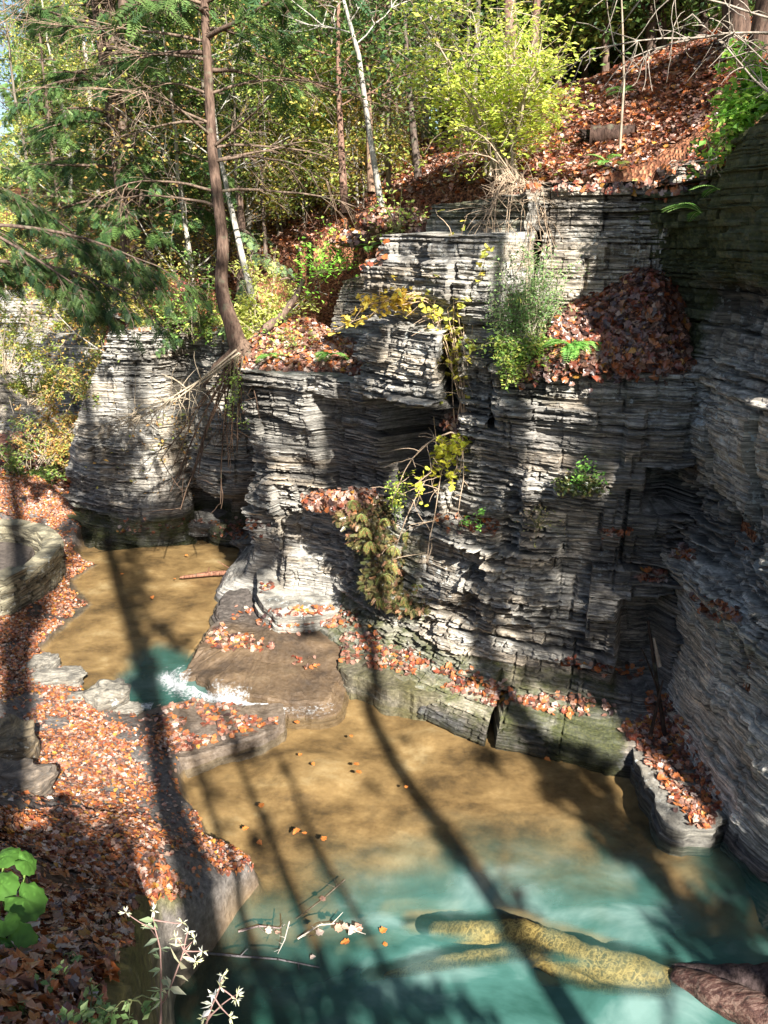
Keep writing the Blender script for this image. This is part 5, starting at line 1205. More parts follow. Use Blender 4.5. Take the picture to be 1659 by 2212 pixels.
# ---- yellow-green shrub above the main cliff (several leaning stems)
def bigshrub():
    rng = np.random.default_rng(71); tb = Tubes(); lv = Leaves(LEAF_T, LEAF_F); b = atY(1090, 372, 12.9); b[2] -= .1
    for k in range(20):
        x1 = rng.uniform(880, 1215); y1 = rng.uniform(-30, 240); e = atY(x1, y1, rng.uniform(12.2, 14.6)) - b; s = rng.normal(0, .12, 3) * [1, 1, 0]
        t_ = np.linspace(0, 1, 12)[:, None]; P = s + (e - s) * t_ + np.array([0, 0, 1]) * (.5 * t_ * (1 - t_)) + .12 * np.stack([fbm(t_[:, 0] * 3, t_[:, 0] * 0 + k, 71 + i) for i in range(3)], -1)
        tb.add(P, np.linspace(.030, .008, 12), 5, (1.1, 1, .85))
        for q in range(22):
            i = rng.integers(2, 12); Q, _ = curve(P[i], (P[i] - P[i - 1]) * 2 + rng.normal(0, .5, 3) * [1, 1, .5], rng.uniform(.4, 1.0), 5, rng, -.05, .15); tb.add(Q, np.linspace(.008, .003, 6), 3, (1.2, 1.1, .9))
            for j in range(2, 6):
                n = rng.poisson(5); 
                if n: lv.add(Q[j] + rng.normal(0, .10, (n, 3)) * [1, 1, .35], rots(n, rng, .35), .085 * (.6 + .7 * rng.random(n)), colvar(np.array([(.30, .33, .06), (.24, .29, .05), (.35, .34, .07), (.18, .24, .05)]), n, rng, .4))
    return plant('shrub', 'large yellow-green leafy shrub spreading above the main cliff', 'shrub', b, (tb, lv), mats=('twig', 'leaf'), parts=('stems', 'leaves'))
bigshrub()
# low branches of it, arching down over the edge
def tangle(name, label, cat, b, targets, n, r=.007, col=(1.6, 1.35, 1.05), leafc=None, leafn=0, leafs=.06, sag=-.3, seed=5, T=None, twigs=3, spread=.25, mat='twig', parts=('stems', 'leaves')):
    rng = np.random.default_rng(seed); tb = Tubes(); lv = Leaves(*(T or (LEAF_T, LEAF_F)))
    for k in range(n):
        e = targets[rng.integers(len(targets))] - b + rng.normal(0, spread, 3) * [1, .5, 1]; s = rng.normal(0, .10, 3) * [1, .6, .4]
        t_ = np.linspace(0, 1, 10)[:, None]; P = s + (e - s) * t_ + np.array([0, 0, -1]) * (sag * 4 * t_ * (1 - t_)) + .05 * np.stack([fbm(t_[:, 0] * 4, t_[:, 0] * 0 + k, 71 + i) for i in range(3)], -1)
        tb.add(P, np.linspace(r * 1.6, r * .6, 10), 4, col)
        L = np.linalg.norm(e - s)
        for q in range(twigs):
            i = rng.integers(3, 10); Q, _ = curve(P[i], (P[i] - P[i - 1]) * 2 / max(.1, L) + rng.normal(0, .4, 3), L * rng.uniform(.12, .35), 5, rng, -.08, .15); tb.add(Q, np.linspace(r * .8, r * .35, 6), 3, col)
            if leafn:
                for j in range(1, 6):
                    m = rng.poisson(leafn)
                    if m: lv.add(Q[j] + rng.normal(0, .05, (m, 3)), rots(m, rng, .5), leafs * (.6 + .7 * rng.random(m)), colvar(leafc, m, rng, .4))
        if leafn:
            for j in range(3, 10):
                m = rng.poisson(leafn)
                if m: lv.add(P[j] + rng.normal(0, .06, (m, 3)), rots(m, rng, .5), leafs * (.6 + .7 * rng.random(m)), colvar(leafc, m, rng, .4))
    root = thing(name, label, cat, b); tb.build(parts[0], M[mat], root)
    if lv.count(): lv.build(parts[1], M['leaf'], root)
    return root
A_ = lambda *p: atY(*p)
tangle('bare_shrub', 'tangle of bare arching tan twigs drooping over the cliff edge below the yellow shrub', 'shrub', A_(1110, 400, 12.0), [A_(1080, 590, 11.2), (A_(1120, 520, 11.0)), A_(1160, 470, 11.1), A_(1040, 470, 11.6), A_(970, 420, 12.2), A_(1140, 560, 11.1), A_(1110, 470, 11.1)], 24, .007, (1.2, 1.0, .8), sag=-.30, twigs=12, seed=81, spread=.35)
tangle('climbing_shrub', 'bright green small-leaved bush hanging in front of the upper cliff face', 'shrub', A_(1150, 770, 10.3), [A_(1130, 560, 10.5), A_(1180, 580, 10.4), A_(1100, 650, 10.4), A_(1210, 640, 10.4), A_(1150, 620, 10.3), A_(1080, 690, 10.3), A_(1190, 700, 10.2)], 46, .005, (.9, .9, .7), np.array([(.12, .20, .07), (.17, .24, .09), (.09, .15, .06)]), 2.6, .042, sag=-.1, seed=82, twigs=6, spread=.18)
tangle('vine', 'leafy green vine trailing along the ledge below the hanging bush', 'vine', A_(1120, 730, 10.2), [A_(1110, 790, 9.9), A_(1210, 800, 9.9), A_(1080, 760, 10.1), A_(1160, 800, 9.9)], 26, .004, (.9, .9, .7), np.array([(.14, .22, .05), (.24, .26, .06), (.10, .17, .04)]), 2.4, .055, sag=.0, seed=83, twigs=4, spread=.14)
tangle('maple_sapling', 'thin yellow-leaved maple sapling rooted in the cliff pocket, rising before the blocks', 'sapling', A_(1005, 925, 11.1), [A_(960, 600, 11.0), A_(1000, 640, 10.8), A_(940, 690, 10.9), A_(1040, 600, 10.9), A_(920, 640, 11.1), A_(985, 560, 11.0)], 12, .007, (1.7, 1.4, 1.1), np.array([(.34, .29, .05), (.30, .28, .05), (.24, .26, .05)]), .8, .10, sag=.03, seed=84, twigs=5, spread=.12, T=(LOB_T, LOB_F))
tangle('maple_branch', 'crooked low maple stem with yellow-green leaves curling down in front of the hollow', 'sapling', A_(1000, 935, 11.0), [A_(915, 970, 10.7), A_(960, 985, 10.7), A_(1010, 975, 10.7), A_(930, 1010, 10.8), A_(1040, 900, 10.9)], 8, .007, (1.2, 1.0, .8), np.array([(.36, .32, .04), (.28, .30, .04)]), .9, .10, sag=.10, seed=85, twigs=5, spread=.22, T=(LOB_T, LOB_F))
tangle('bare_sapling', 'bare curving branch arching down from the pocket to the fern mound', 'sapling', A_(1010, 940, 10.95), [A_(900, 1190, 10.9), A_(860, 1120, 11.0), A_(960, 1100, 10.8), A_(1020, 1000, 10.7), A_(850, 1230, 11)], 4, .010, (1.3, 1.1, .9), None, 0, sag=-.35, seed=86, twigs=14, spread=.2)
tangle('golden_branch', 'spray of golden leaves reaching left in front of the dark notch', 'sapling', A_(935, 640, 11.2), [A_(750, 690, 11.3), A_(790, 670, 11.3), A_(830, 660, 11.3)], 7, .006, (1.5, 1.2, .9), np.array([(.36, .24, .04), (.32, .26, .05)]), 1.3, .10, sag=-.05, seed=87, twigs=4, spread=.06, T=(LOB_T, LOB_F))
tangle('green_sprig', 'upright fresh green sprig rising out of the fern mound', 'plant', A_(865, 1120, 11.6), [A_(865, 1025, 11.5), A_(850, 1060, 11.5), A_(885, 1070, 11.5)], 7, .004, (.6, .9, .4), np.array([(.22, .36, .05), (.34, .44, .07)]), 2.4, .05, sag=0, seed=88, twigs=2, spread=.05)
tangle('hanging_roots', 'dark roots and dead limbs dangling under the curved tree in front of the shaded recess', 'roots', A_(515, 775, 13.7), [A_(430, 1060, 13.2), A_(380, 1000, 13.2), A_(470, 1100, 13.3), A_(400, 1070, 13.2), A_(500, 980, 13.3), A_(520, 900, 13.3)], 15, .013, (.75, .65, .55), None, 0, sag=-.18, seed=89, twigs=5, spread=.18, mat='bark')
tangle('dead_branch', 'long bare pale branch with a fan of twigs reaching left below the curved tree', 'branch', A_(515, 765, 13.6), [A_(330, 890, 13.0), A_(250, 930, 12.8), A_(290, 920, 12.9), A_(350, 860, 13)], 3, .012, (1.3, 1.2, 1.0), None, 0, sag=.12, seed=90, twigs=26, spread=.2)
tangle('ivy_strand', 'strand of small green leaves hanging from the roots of the curved tree', 'vine', A_(508, 770, 13.4), [A_(500, 900, 13.3), A_(505, 860, 13.3)], 8, .004, (.7, .7, .5), np.array([(.26, .36, .08), (.16, .26, .06)]), 1.8, .05, sag=0, seed=91, twigs=2, spread=.05)
tangle('bare_branch', 'pale bare branch reaching in across the top right corner', 'branch', A_(1760, 70, 9.0), [A_(1210, 120, 9.2), A_(1240, 90, 9.0), A_(1300, 60, 9.0), A_(1290, 20, 8.8), A_(1330, 110, 9.0), A_(1260, 15, 9.0)], 3, .009, (.95, .9, .85), None, 0, sag=-.08, seed=92, twigs=20, spread=.15)
tangle('bare_branch', 'second pale bare branch rising at the right edge above the mossy wall', 'branch', A_(1700, 220, 8.8), [A_(1560, 10, 9.0), A_(1600, 60, 9.0), A_(1540, 130, 9.0), A_(1620, 130, 9.2)], 3, .008, (.95, .9, .85), None, 0, sag=.04, seed=93, twigs=14, spread=.15)
tangle('fern_shrub', 'green leafy plants hanging over the top of the mossy right wall', 'shrub', A_(1690, 200, 9.3), [A_(1580, 240, 9.4), A_(1620, 180, 9.4), A_(1600, 300, 9.3), A_(1640, 240, 9.3), A_(1560, 290, 9.6)], 26, .006, (.8, .8, .5), np.array([(.16, .28, .05), (.24, .36, .07), (.10, .20, .04)]), 3, .10, sag=-.1, seed=94, twigs=4, spread=.15)
tangle('bare_sapling', 'small bare forked twig standing on the rim of the mossy wall', 'sapling', A_(1580, 380, 9.4), [A_(1565, 260, 9.4), A_(1530, 300, 9.5), A_(1560, 290, 9.4)], 6, .006, (1.6, 1.5, 1.3), np.array([(.5, .45, .10)]), .3, .07, sag=0, seed=95, twigs=2, spread=.06)
for k, (px_, py_, Y_, n_, c_, lab) in enumerate([(70, 800, 20.5, 34, YEL, 'bright yellow-green shrub in front of the distant sunlit cliff'), (20, 730, 19, 20, YEL, 'loose yellow shrub at the left edge before the sunlit cliff'), (100, 930, 19.5, 30, TAN, 'reddish brushy shrub at the foot of the distant cliff'), (235, 830, 17.6, 30, TAN * [.7, .9, .8], 'olive brown bush hanging on the slope of the far cliff'),
        (60, 980, 19.5, 22, GRN, 'low green bush on the leafy knoll'), (150, 640, 19.5, 26, YEL, 'yellow-leaved shrub high on the far left cliff'), (330, 640, 17.4, 24, YEL * [1, .9, 1], 'shrub with round pale leaves on top of the far cliff'), (420, 660, 17.0, 20, GRN, 'green shrub with pink undergrowth on top of the recess'), (570, 660, 15.3, 30, np.array([(.25, .28, .08), (.32, .32, .1)]), 'feathery olive shrub just right of the curved trunk')]):
    b = A_(px_, py_ + 70, Y_); tangle('shrub', lab, 'shrub', b, [A_(px_ + dx, py_ + dy, Y_ + .0) for dx, dy in ((-70, -20), (60, -30), (0, -80), (-30, 20), (40, 40), (80, 10))], n_, .008, (1.1, 1, .85), c_, 3.0, .085, sag=-.05, seed=100 + k, twigs=5, spread=.25)
tangle('shrub', 'pink-red leaved undergrowth at the top of the recess', 'shrub', A_(370, 690, 17.2), [A_(340, 640, 17.2), A_(400, 650, 17.2), A_(370, 620, 17.3)], 16, .006, (1, .8, .7), np.array([(.35, .10, .10), (.45, .18, .14)]), 3, .07, seed=120, twigs=4, spread=.2)

# ---- ferns and leafy tufts
def frond_tuft(name, px, py, Y, n, L, cols, label, seed, droop=.5, up=.6, group=None, face=None, wid=.20):
    rng = np.random.default_rng(seed); b = A_(px, py, Y); lv = Leaves(LEAF_T, LEAF_F); tb = Tubes()
    for k in range(n):
        a = rng.uniform(0, 2 * PI) if face is None else rng.normal(face, .9); d = np.array([math.cos(a), math.sin(a), up + rng.normal(0, .2)])
        l = L * (.7 + .5 * rng.random()); P, _ = curve((0, 0, 0), d, l, 8, rng, -droop * .28, .03); tb.add(P, np.linspace(.004, .0015, 9), 3, (.6, .8, .3))
        ii = np.linspace(.8, 8, 15); i0 = np.minimum(ii.astype(int), 7); f = (ii - i0)[:, None]; p = P[i0] * (1 - f) + P[i0 + 1] * f; t = P[i0 + 1] - P[i0]; t /= np.linalg.norm(t, axis=1)[:, None]
        sd = np.cross(t, [0, 0, 1.]); sd /= np.linalg.norm(sd, axis=1)[:, None] + 1e-9
        w = l * wid * np.sin(np.linspace(.5, 3.0, 15)) + .01
        for s in (-1, 1):
            X = sd * s + t * .35; X /= np.linalg.norm(X, axis=1)[:, None]; N = np.cross(X, t) * s; N /= np.linalg.norm(N, axis=1)[:, None]
            R = np.stack([X, np.cross(N, X), N], -1); lv.add(p + X * w[:, None] * .5, R, w, colvar(cols, 15, rng, .3))
    V, F, C = inst(lv.T * [1, .55, 1], lv.F, np.concatenate(lv.p), np.concatenate(lv.R), np.concatenate(lv.s), np.concatenate(lv.c))
    root = thing(name, label, 'fern', b, group); tb.build('stalks', M['leaf'], root); mesh('fronds', V, F, M['leaf'], C, root); return root
FG = np.array([(.07, .17, .035), (.12, .23, .05)]); FY = np.array([(.20, .20, .06), (.28, .24, .08), (.13, .15, .05), (.26, .15, .07)])
frond_tuft('fern', 1235, 750, 10.0, 9, .55, FG, 'bright green fern on the ledge before the leaf heap', 1, face=-PI / 2)
frond_tuft('fern', 1275, 735, 10.1, 6, .40, FG, 'smaller fern just right of the bright ledge fern', 2)
frond_tuft('fern', 585, 770, 13.5, 7, .42, FG, 'fern at the lip of the pillar, under the leaf bank', 3, face=-PI / 2)
frond_tuft('fern', 715, 765, 13.2, 6, .40, FG * .8, 'shaded fern at the right end of the pillar ledge', 4, face=-PI / 2)
frond_tuft('fern', 1355, 375, 11.6, 10, .40, np.array([(.24, .36, .08), (.34, .42, .12)]), 'pale green fern clump at the top edge of the cliff', 5, face=-PI / 2)
frond_tuft('fern', 1310, 350, 12.2, 6, .40, FG, 'green fern behind the pale clump on the cliff top', 6)
frond_tuft('fern', 1345, 200, 15.8, 6, .5, FG * .7, 'dark fern half way up the leafy slope', 7)
frond_tuft('fern', 1515, 460, 9.15, 5, .42, FG * .7, 'single drooping fern on the mossy right wall', 8, face=PI)
frond_tuft('fern', 1555, 410, 8.9, 4, .34, FG * .6, 'small dark fern above the drooping one on the right wall', 9, face=PI)
frond_tuft('fern', 1090, 545, 11.3, 4, .25, FG, 'small fern in the dark crack above the green bush', 10)
frond_tuft('fern', 800, 535, 13.7, 5, .35, FG, 'fern on the corner of the leafy ledge left of the blocks', 11)
for k, (a, b_, y_) in enumerate([(780, 1110, 11.75), (830, 1120, 11.7), (800, 1170, 11.6), (850, 1180, 11.5), (830, 1240, 11.4), (880, 1150, 11.6), (870, 1290, 11.2), (820, 1290, 11.3), (790, 1140, 11.7), (900, 1260, 11.3), (760, 1080, 12.0), (845, 1215, 11.45)]):
    frond_tuft('fern', a, b_, y_, 7, .20, FY * .6, 'yellowing fern hanging from the olive mound', 200 + k, face=-PI / 2, up=.0, droop=.8, wid=.2, group='ferns hanging on the mound')
def tuft(name, px, py, Y, n, sp, cols, sz, label, seed, T=None, cat='plant'):
    rng = np.random.default_rng(seed); b = A_(px, py, Y); tb = Tubes(); lv = Leaves(*(T or (LEAF_T, LEAF_F)))
    for k in range(n):
        e = rng.normal(0, 1, 3) * sp * [1, .6, .7] + [0, -.03, sp * .6]; tb.add(np.array([[0, 0, 0], e * .5 + [0, 0, .02], e]), [.004, .003, .002], 3, (.5, .6, .3))
        m = 6; lv.add(e + rng.normal(0, sp * .28, (m, 3)), rots(m, rng, .5), sz * (.6 + .7 * rng.random(m)), colvar(cols, m, rng, .35))
    return plant(name, label, cat, b, (tb, lv), mats=('twig', 'leaf'), parts=('stems', 'leaves'))
tuft('leafy_plant', 690, 590, 14.2, 46, .28, np.array([(.20, .42, .05), (.14, .32, .04)]), .08, 'vivid green leafy plant at the top left corner of the middle cliff', 1)
tuft('leafy_plant', 730, 560, 14.3, 40, .24, np.array([(.22, .42, .06), (.16, .34, .05)]), .08, 'vivid green plant just above the first, beside orange leaves', 2)
tuft('leafy_plant', 1140, 770, 10.0, 34, .18, np.array([(.34, .40, .08), (.20, .32, .06), (.45, .28, .10)]), .06, 'mixed yellow and green plants at the left end of the ledge', 3)
tuft('leafy_plant', 640, 745, 13.6, 30, .3, np.array([(.20, .34, .06), (.34, .36, .08)]), .07, 'green ground plants growing through the leaf bank', 4)
tuft('leafy_plant', 1160, 1140, 9.75, 22, .16, np.array([(.16, .16, .06), (.26, .20, .12)]), .04, 'small dry olive plant on the bare wall below the moss cushion', 5)
tuft('leafy_plant', 1020, 1130, 10.25, 12, .10, np.array([(.14, .30, .06)]), .05, 'tiny green plant on the leafy protruding shelf', 6)
tuft('leafy_plant', 1262, 1035, 9.65, 26, .14, np.array([(.08, .20, .04), (.14, .26, .05)]), .05, 'dark green leaves growing on the moss cushion', 7)
tuft('ground_plant', 860, 500, 13.1, 30, .3, np.array([(.26, .32, .08), (.16, .24, .05)]), .08, 'green tufts on the ledge under the shrub roots', 8)
tuft('ground_plant', 430, 690, 16.2, 40, .4, np.array([(.14, .30, .05), (.30, .34, .07)]), .09, 'green leafy plants left of the curved trunk', 9)

# ---- foreground plants on the bank
BLB = atz(10, 2010, 4.35); BLP = thing('broad_leaf_plant', 'clump of big bright green leaves at the left edge of the bank', 'plant', BLB)
def bigleaf(px, py, z, r, az, tilt, seed, label):
    b = atz(px, py, z); n = 22; m = 9; V = []; rng = np.random.default_rng(seed)
    for i in range(m + 1):
        f = i / m
        for k in range(n):
            a = 2 * PI * k / n; notch = 1 - .62 * math.exp(-((a - PI) / .32) ** 2); R = r * f * notch * (1 + (.05 * ((k % 2) * 2 - 1) if i == m else 0))
            x, y = R * math.cos(a) * 1.05, R * math.sin(a); zz = -.30 * r * (f ** 2) + .035 * r * f * math.cos(7 * a) + .03 * r * rng.normal() * f + .12 * abs(y)
            V.append([x + .2 * r, y, zz])
    V = np.array(V); F = grid_faces(m + 1, n); i = np.arange((m + 1) * n).reshape(m + 1, n); j = np.roll(i, -1, 1); F = np.stack([i[:-1], i[1:], j[1:], j[:-1]], -1).reshape(-1, 4)
    R = Matrix.Rotation(az, 3, 'Z') @ Matrix.Rotation(tilt, 3, 'Y'); V = V @ np.array(R).T
    a = np.arctan2(V[:, 1], V[:, 0]); C = np.tile((.085, .20, .035), (len(V), 1)) * (.75 + .45 * vn(a * 5, a * 0, seed)[:, None]) * (1 + .5 * (np.abs(np.sin(a * 4.5)) < .10)[:, None])
    lf = mesh('leaf_blade', V, F, M['leaf'], C, BLP, True); lf.location = b - BLB; lf['label'] = label
    t = Tubes(); t.add(np.array([[0, 0, -.01], [-.03, .01, -.12], [-.06, .02, -.32]]), [.006, .006, .007], 6, (.3, .45, .12)); t.build('stalk', M['leaf'], lf)
for k, (x_, y_, z_, r_, a_, t_) in enumerate([(8, 1850, 4.3, .065, .3, .0), (55, 1858, 4.3, .060, .1, .9), (-2, 1905, 4.33, .072, -.6, .25), (52, 1938, 4.3, .085, -.4, .55), (8, 1988, 4.42, .055, -.9, .1), (22, 2035, 4.38, .095, -.8, .65)]):
    bigleaf(x_, y_, z_, r_, a_, t_, k, ['uppermost broad green leaf at the left edge', 'broad green leaf pointing right, second from the top', 'sunlit round green leaf at the left edge', 'largest sunlit broad leaf of the clump', 'small broad leaf in the middle of the clump', 'lowest broad leaf, darker and partly shaded'][k])
def stalk(px, py, z, H, lean, seed, cols, label, heads=3, lsz=.055, nleaf=9):
    rng = np.random.default_rng(seed); b = atz(px, py, z); tb = Tubes(); lv = Leaves(LEAF_T * [1.3, .75, 1], LEAF_F); fl = Leaves(LEAF_T * [1, .5, 1], LEAF_F)
    P, _ = curve((0, 0, 0), lean, H, 12, rng, .0, .06); tb.add(P, np.linspace(.004, .002, 13), 4, (.5, .32, .28))
    ends = [P[-1]]
    for q in range(heads):
        i = rng.integers(6, 12); Q, _ = curve(P[i], (P[i] - P[i - 1]) * 12 + rng.normal(0, .7, 3), H * rng.uniform(.15, .3), 4, rng, .1, .08); tb.add(Q, np.linspace(.003, .0015, 5), 3, (.5, .32, .28)); ends.append(Q[-1])
    for i in range(nleaf):
        j = rng.integers(2, 12); X = rng.normal(0, 1, 3) * [1, 1, .4]; X /= np.linalg.norm(X); N = np.cross(X, rng.normal(0, 1, 3)); N /= np.linalg.norm(N)
        lv.add((P[j] + X * lsz * .55)[None], np.stack([X, np.cross(N, X), N], -1)[None], np.array([lsz * (.7 + .6 * rng.random())]), colvar(cols, 1, rng, .3))
    for e in ends:
        m = 9; X = rng.normal(0, 1, (m, 3)); X /= np.linalg.norm(X, axis=1)[:, None]; N = np.cross(X, rng.normal(0, 1, (m, 3))); N /= np.linalg.norm(N, axis=1)[:, None]
        fl.add(e + X * .012, np.stack([X, np.cross(N, X), N], -1), .022 * (.7 + .6 * rng.random(m)), colvar(np.array([(.55, .50, .28), (.45, .35, .2)]), m, rng, .3))
    root = thing('wildflower', label, 'plant', b); tb.build('stem', M['leaf'], root); lv.build('leaves', M['leaf'], root); fl.build('flower_head', M['leaf'], [c for c in root.children if c.name.startswith('stem')][0])
PALE = np.array([(.62, .56, .36), (.55, .45, .30), (.50, .52, .34)]); DUL = np.array([(.20, .26, .14), (.28, .32, .20), (.16, .20, .13)])
stalk(345, 2225, 4.55, .40, (.10, .25, 1), 1, DUL * .7, 'tall withered wildflower with grey-green leaves at the brink of the bank', 3, .034, 22)
stalk(348, 2170, 4.6, .26, (.55, .2, .8), 2, PALE * .7, 'sunlit cream-coloured seed stalk leaning right over the dark water', 4, .042, 12)
stalk(440, 2250, 4.5, .30, (.12, .2, 1), 3, PALE * [1, .8, .9], 'pink-leaved stalk with dry star-shaped flower heads', 3, .034, 8)
stalk(425, 2240, 4.5, .24, (.55, .2, .8), 4, DUL, 'short stalk with one dry flower head, rightmost at the bottom', 1, .03, 6)
for k, (x_, y_) in enumerate([(150, 2060), (200, 2150), (285, 2160), (245, 2190), (110, 2130), (180, 2200), (60, 2190)]):
    z0 = 4.25 + .5 * (y_ - 2050) / 160
    tuft('weed', x_, y_, atz(x_, y_, z0)[1], 5, .035, np.array([(.09, .15, .05), (.14, .19, .08)]), .03, ['small green weed among the dark leaves, near the broad leaves', 'green weed at the middle of the bottom leaf bed', 'weed nearest the brink of the bank at the bottom', 'weed left of the brink at the very bottom', 'weed below the broad-leaved clump', 'weed at the bottom edge under the others', 'weed in the bottom left corner'][k], 300 + k)
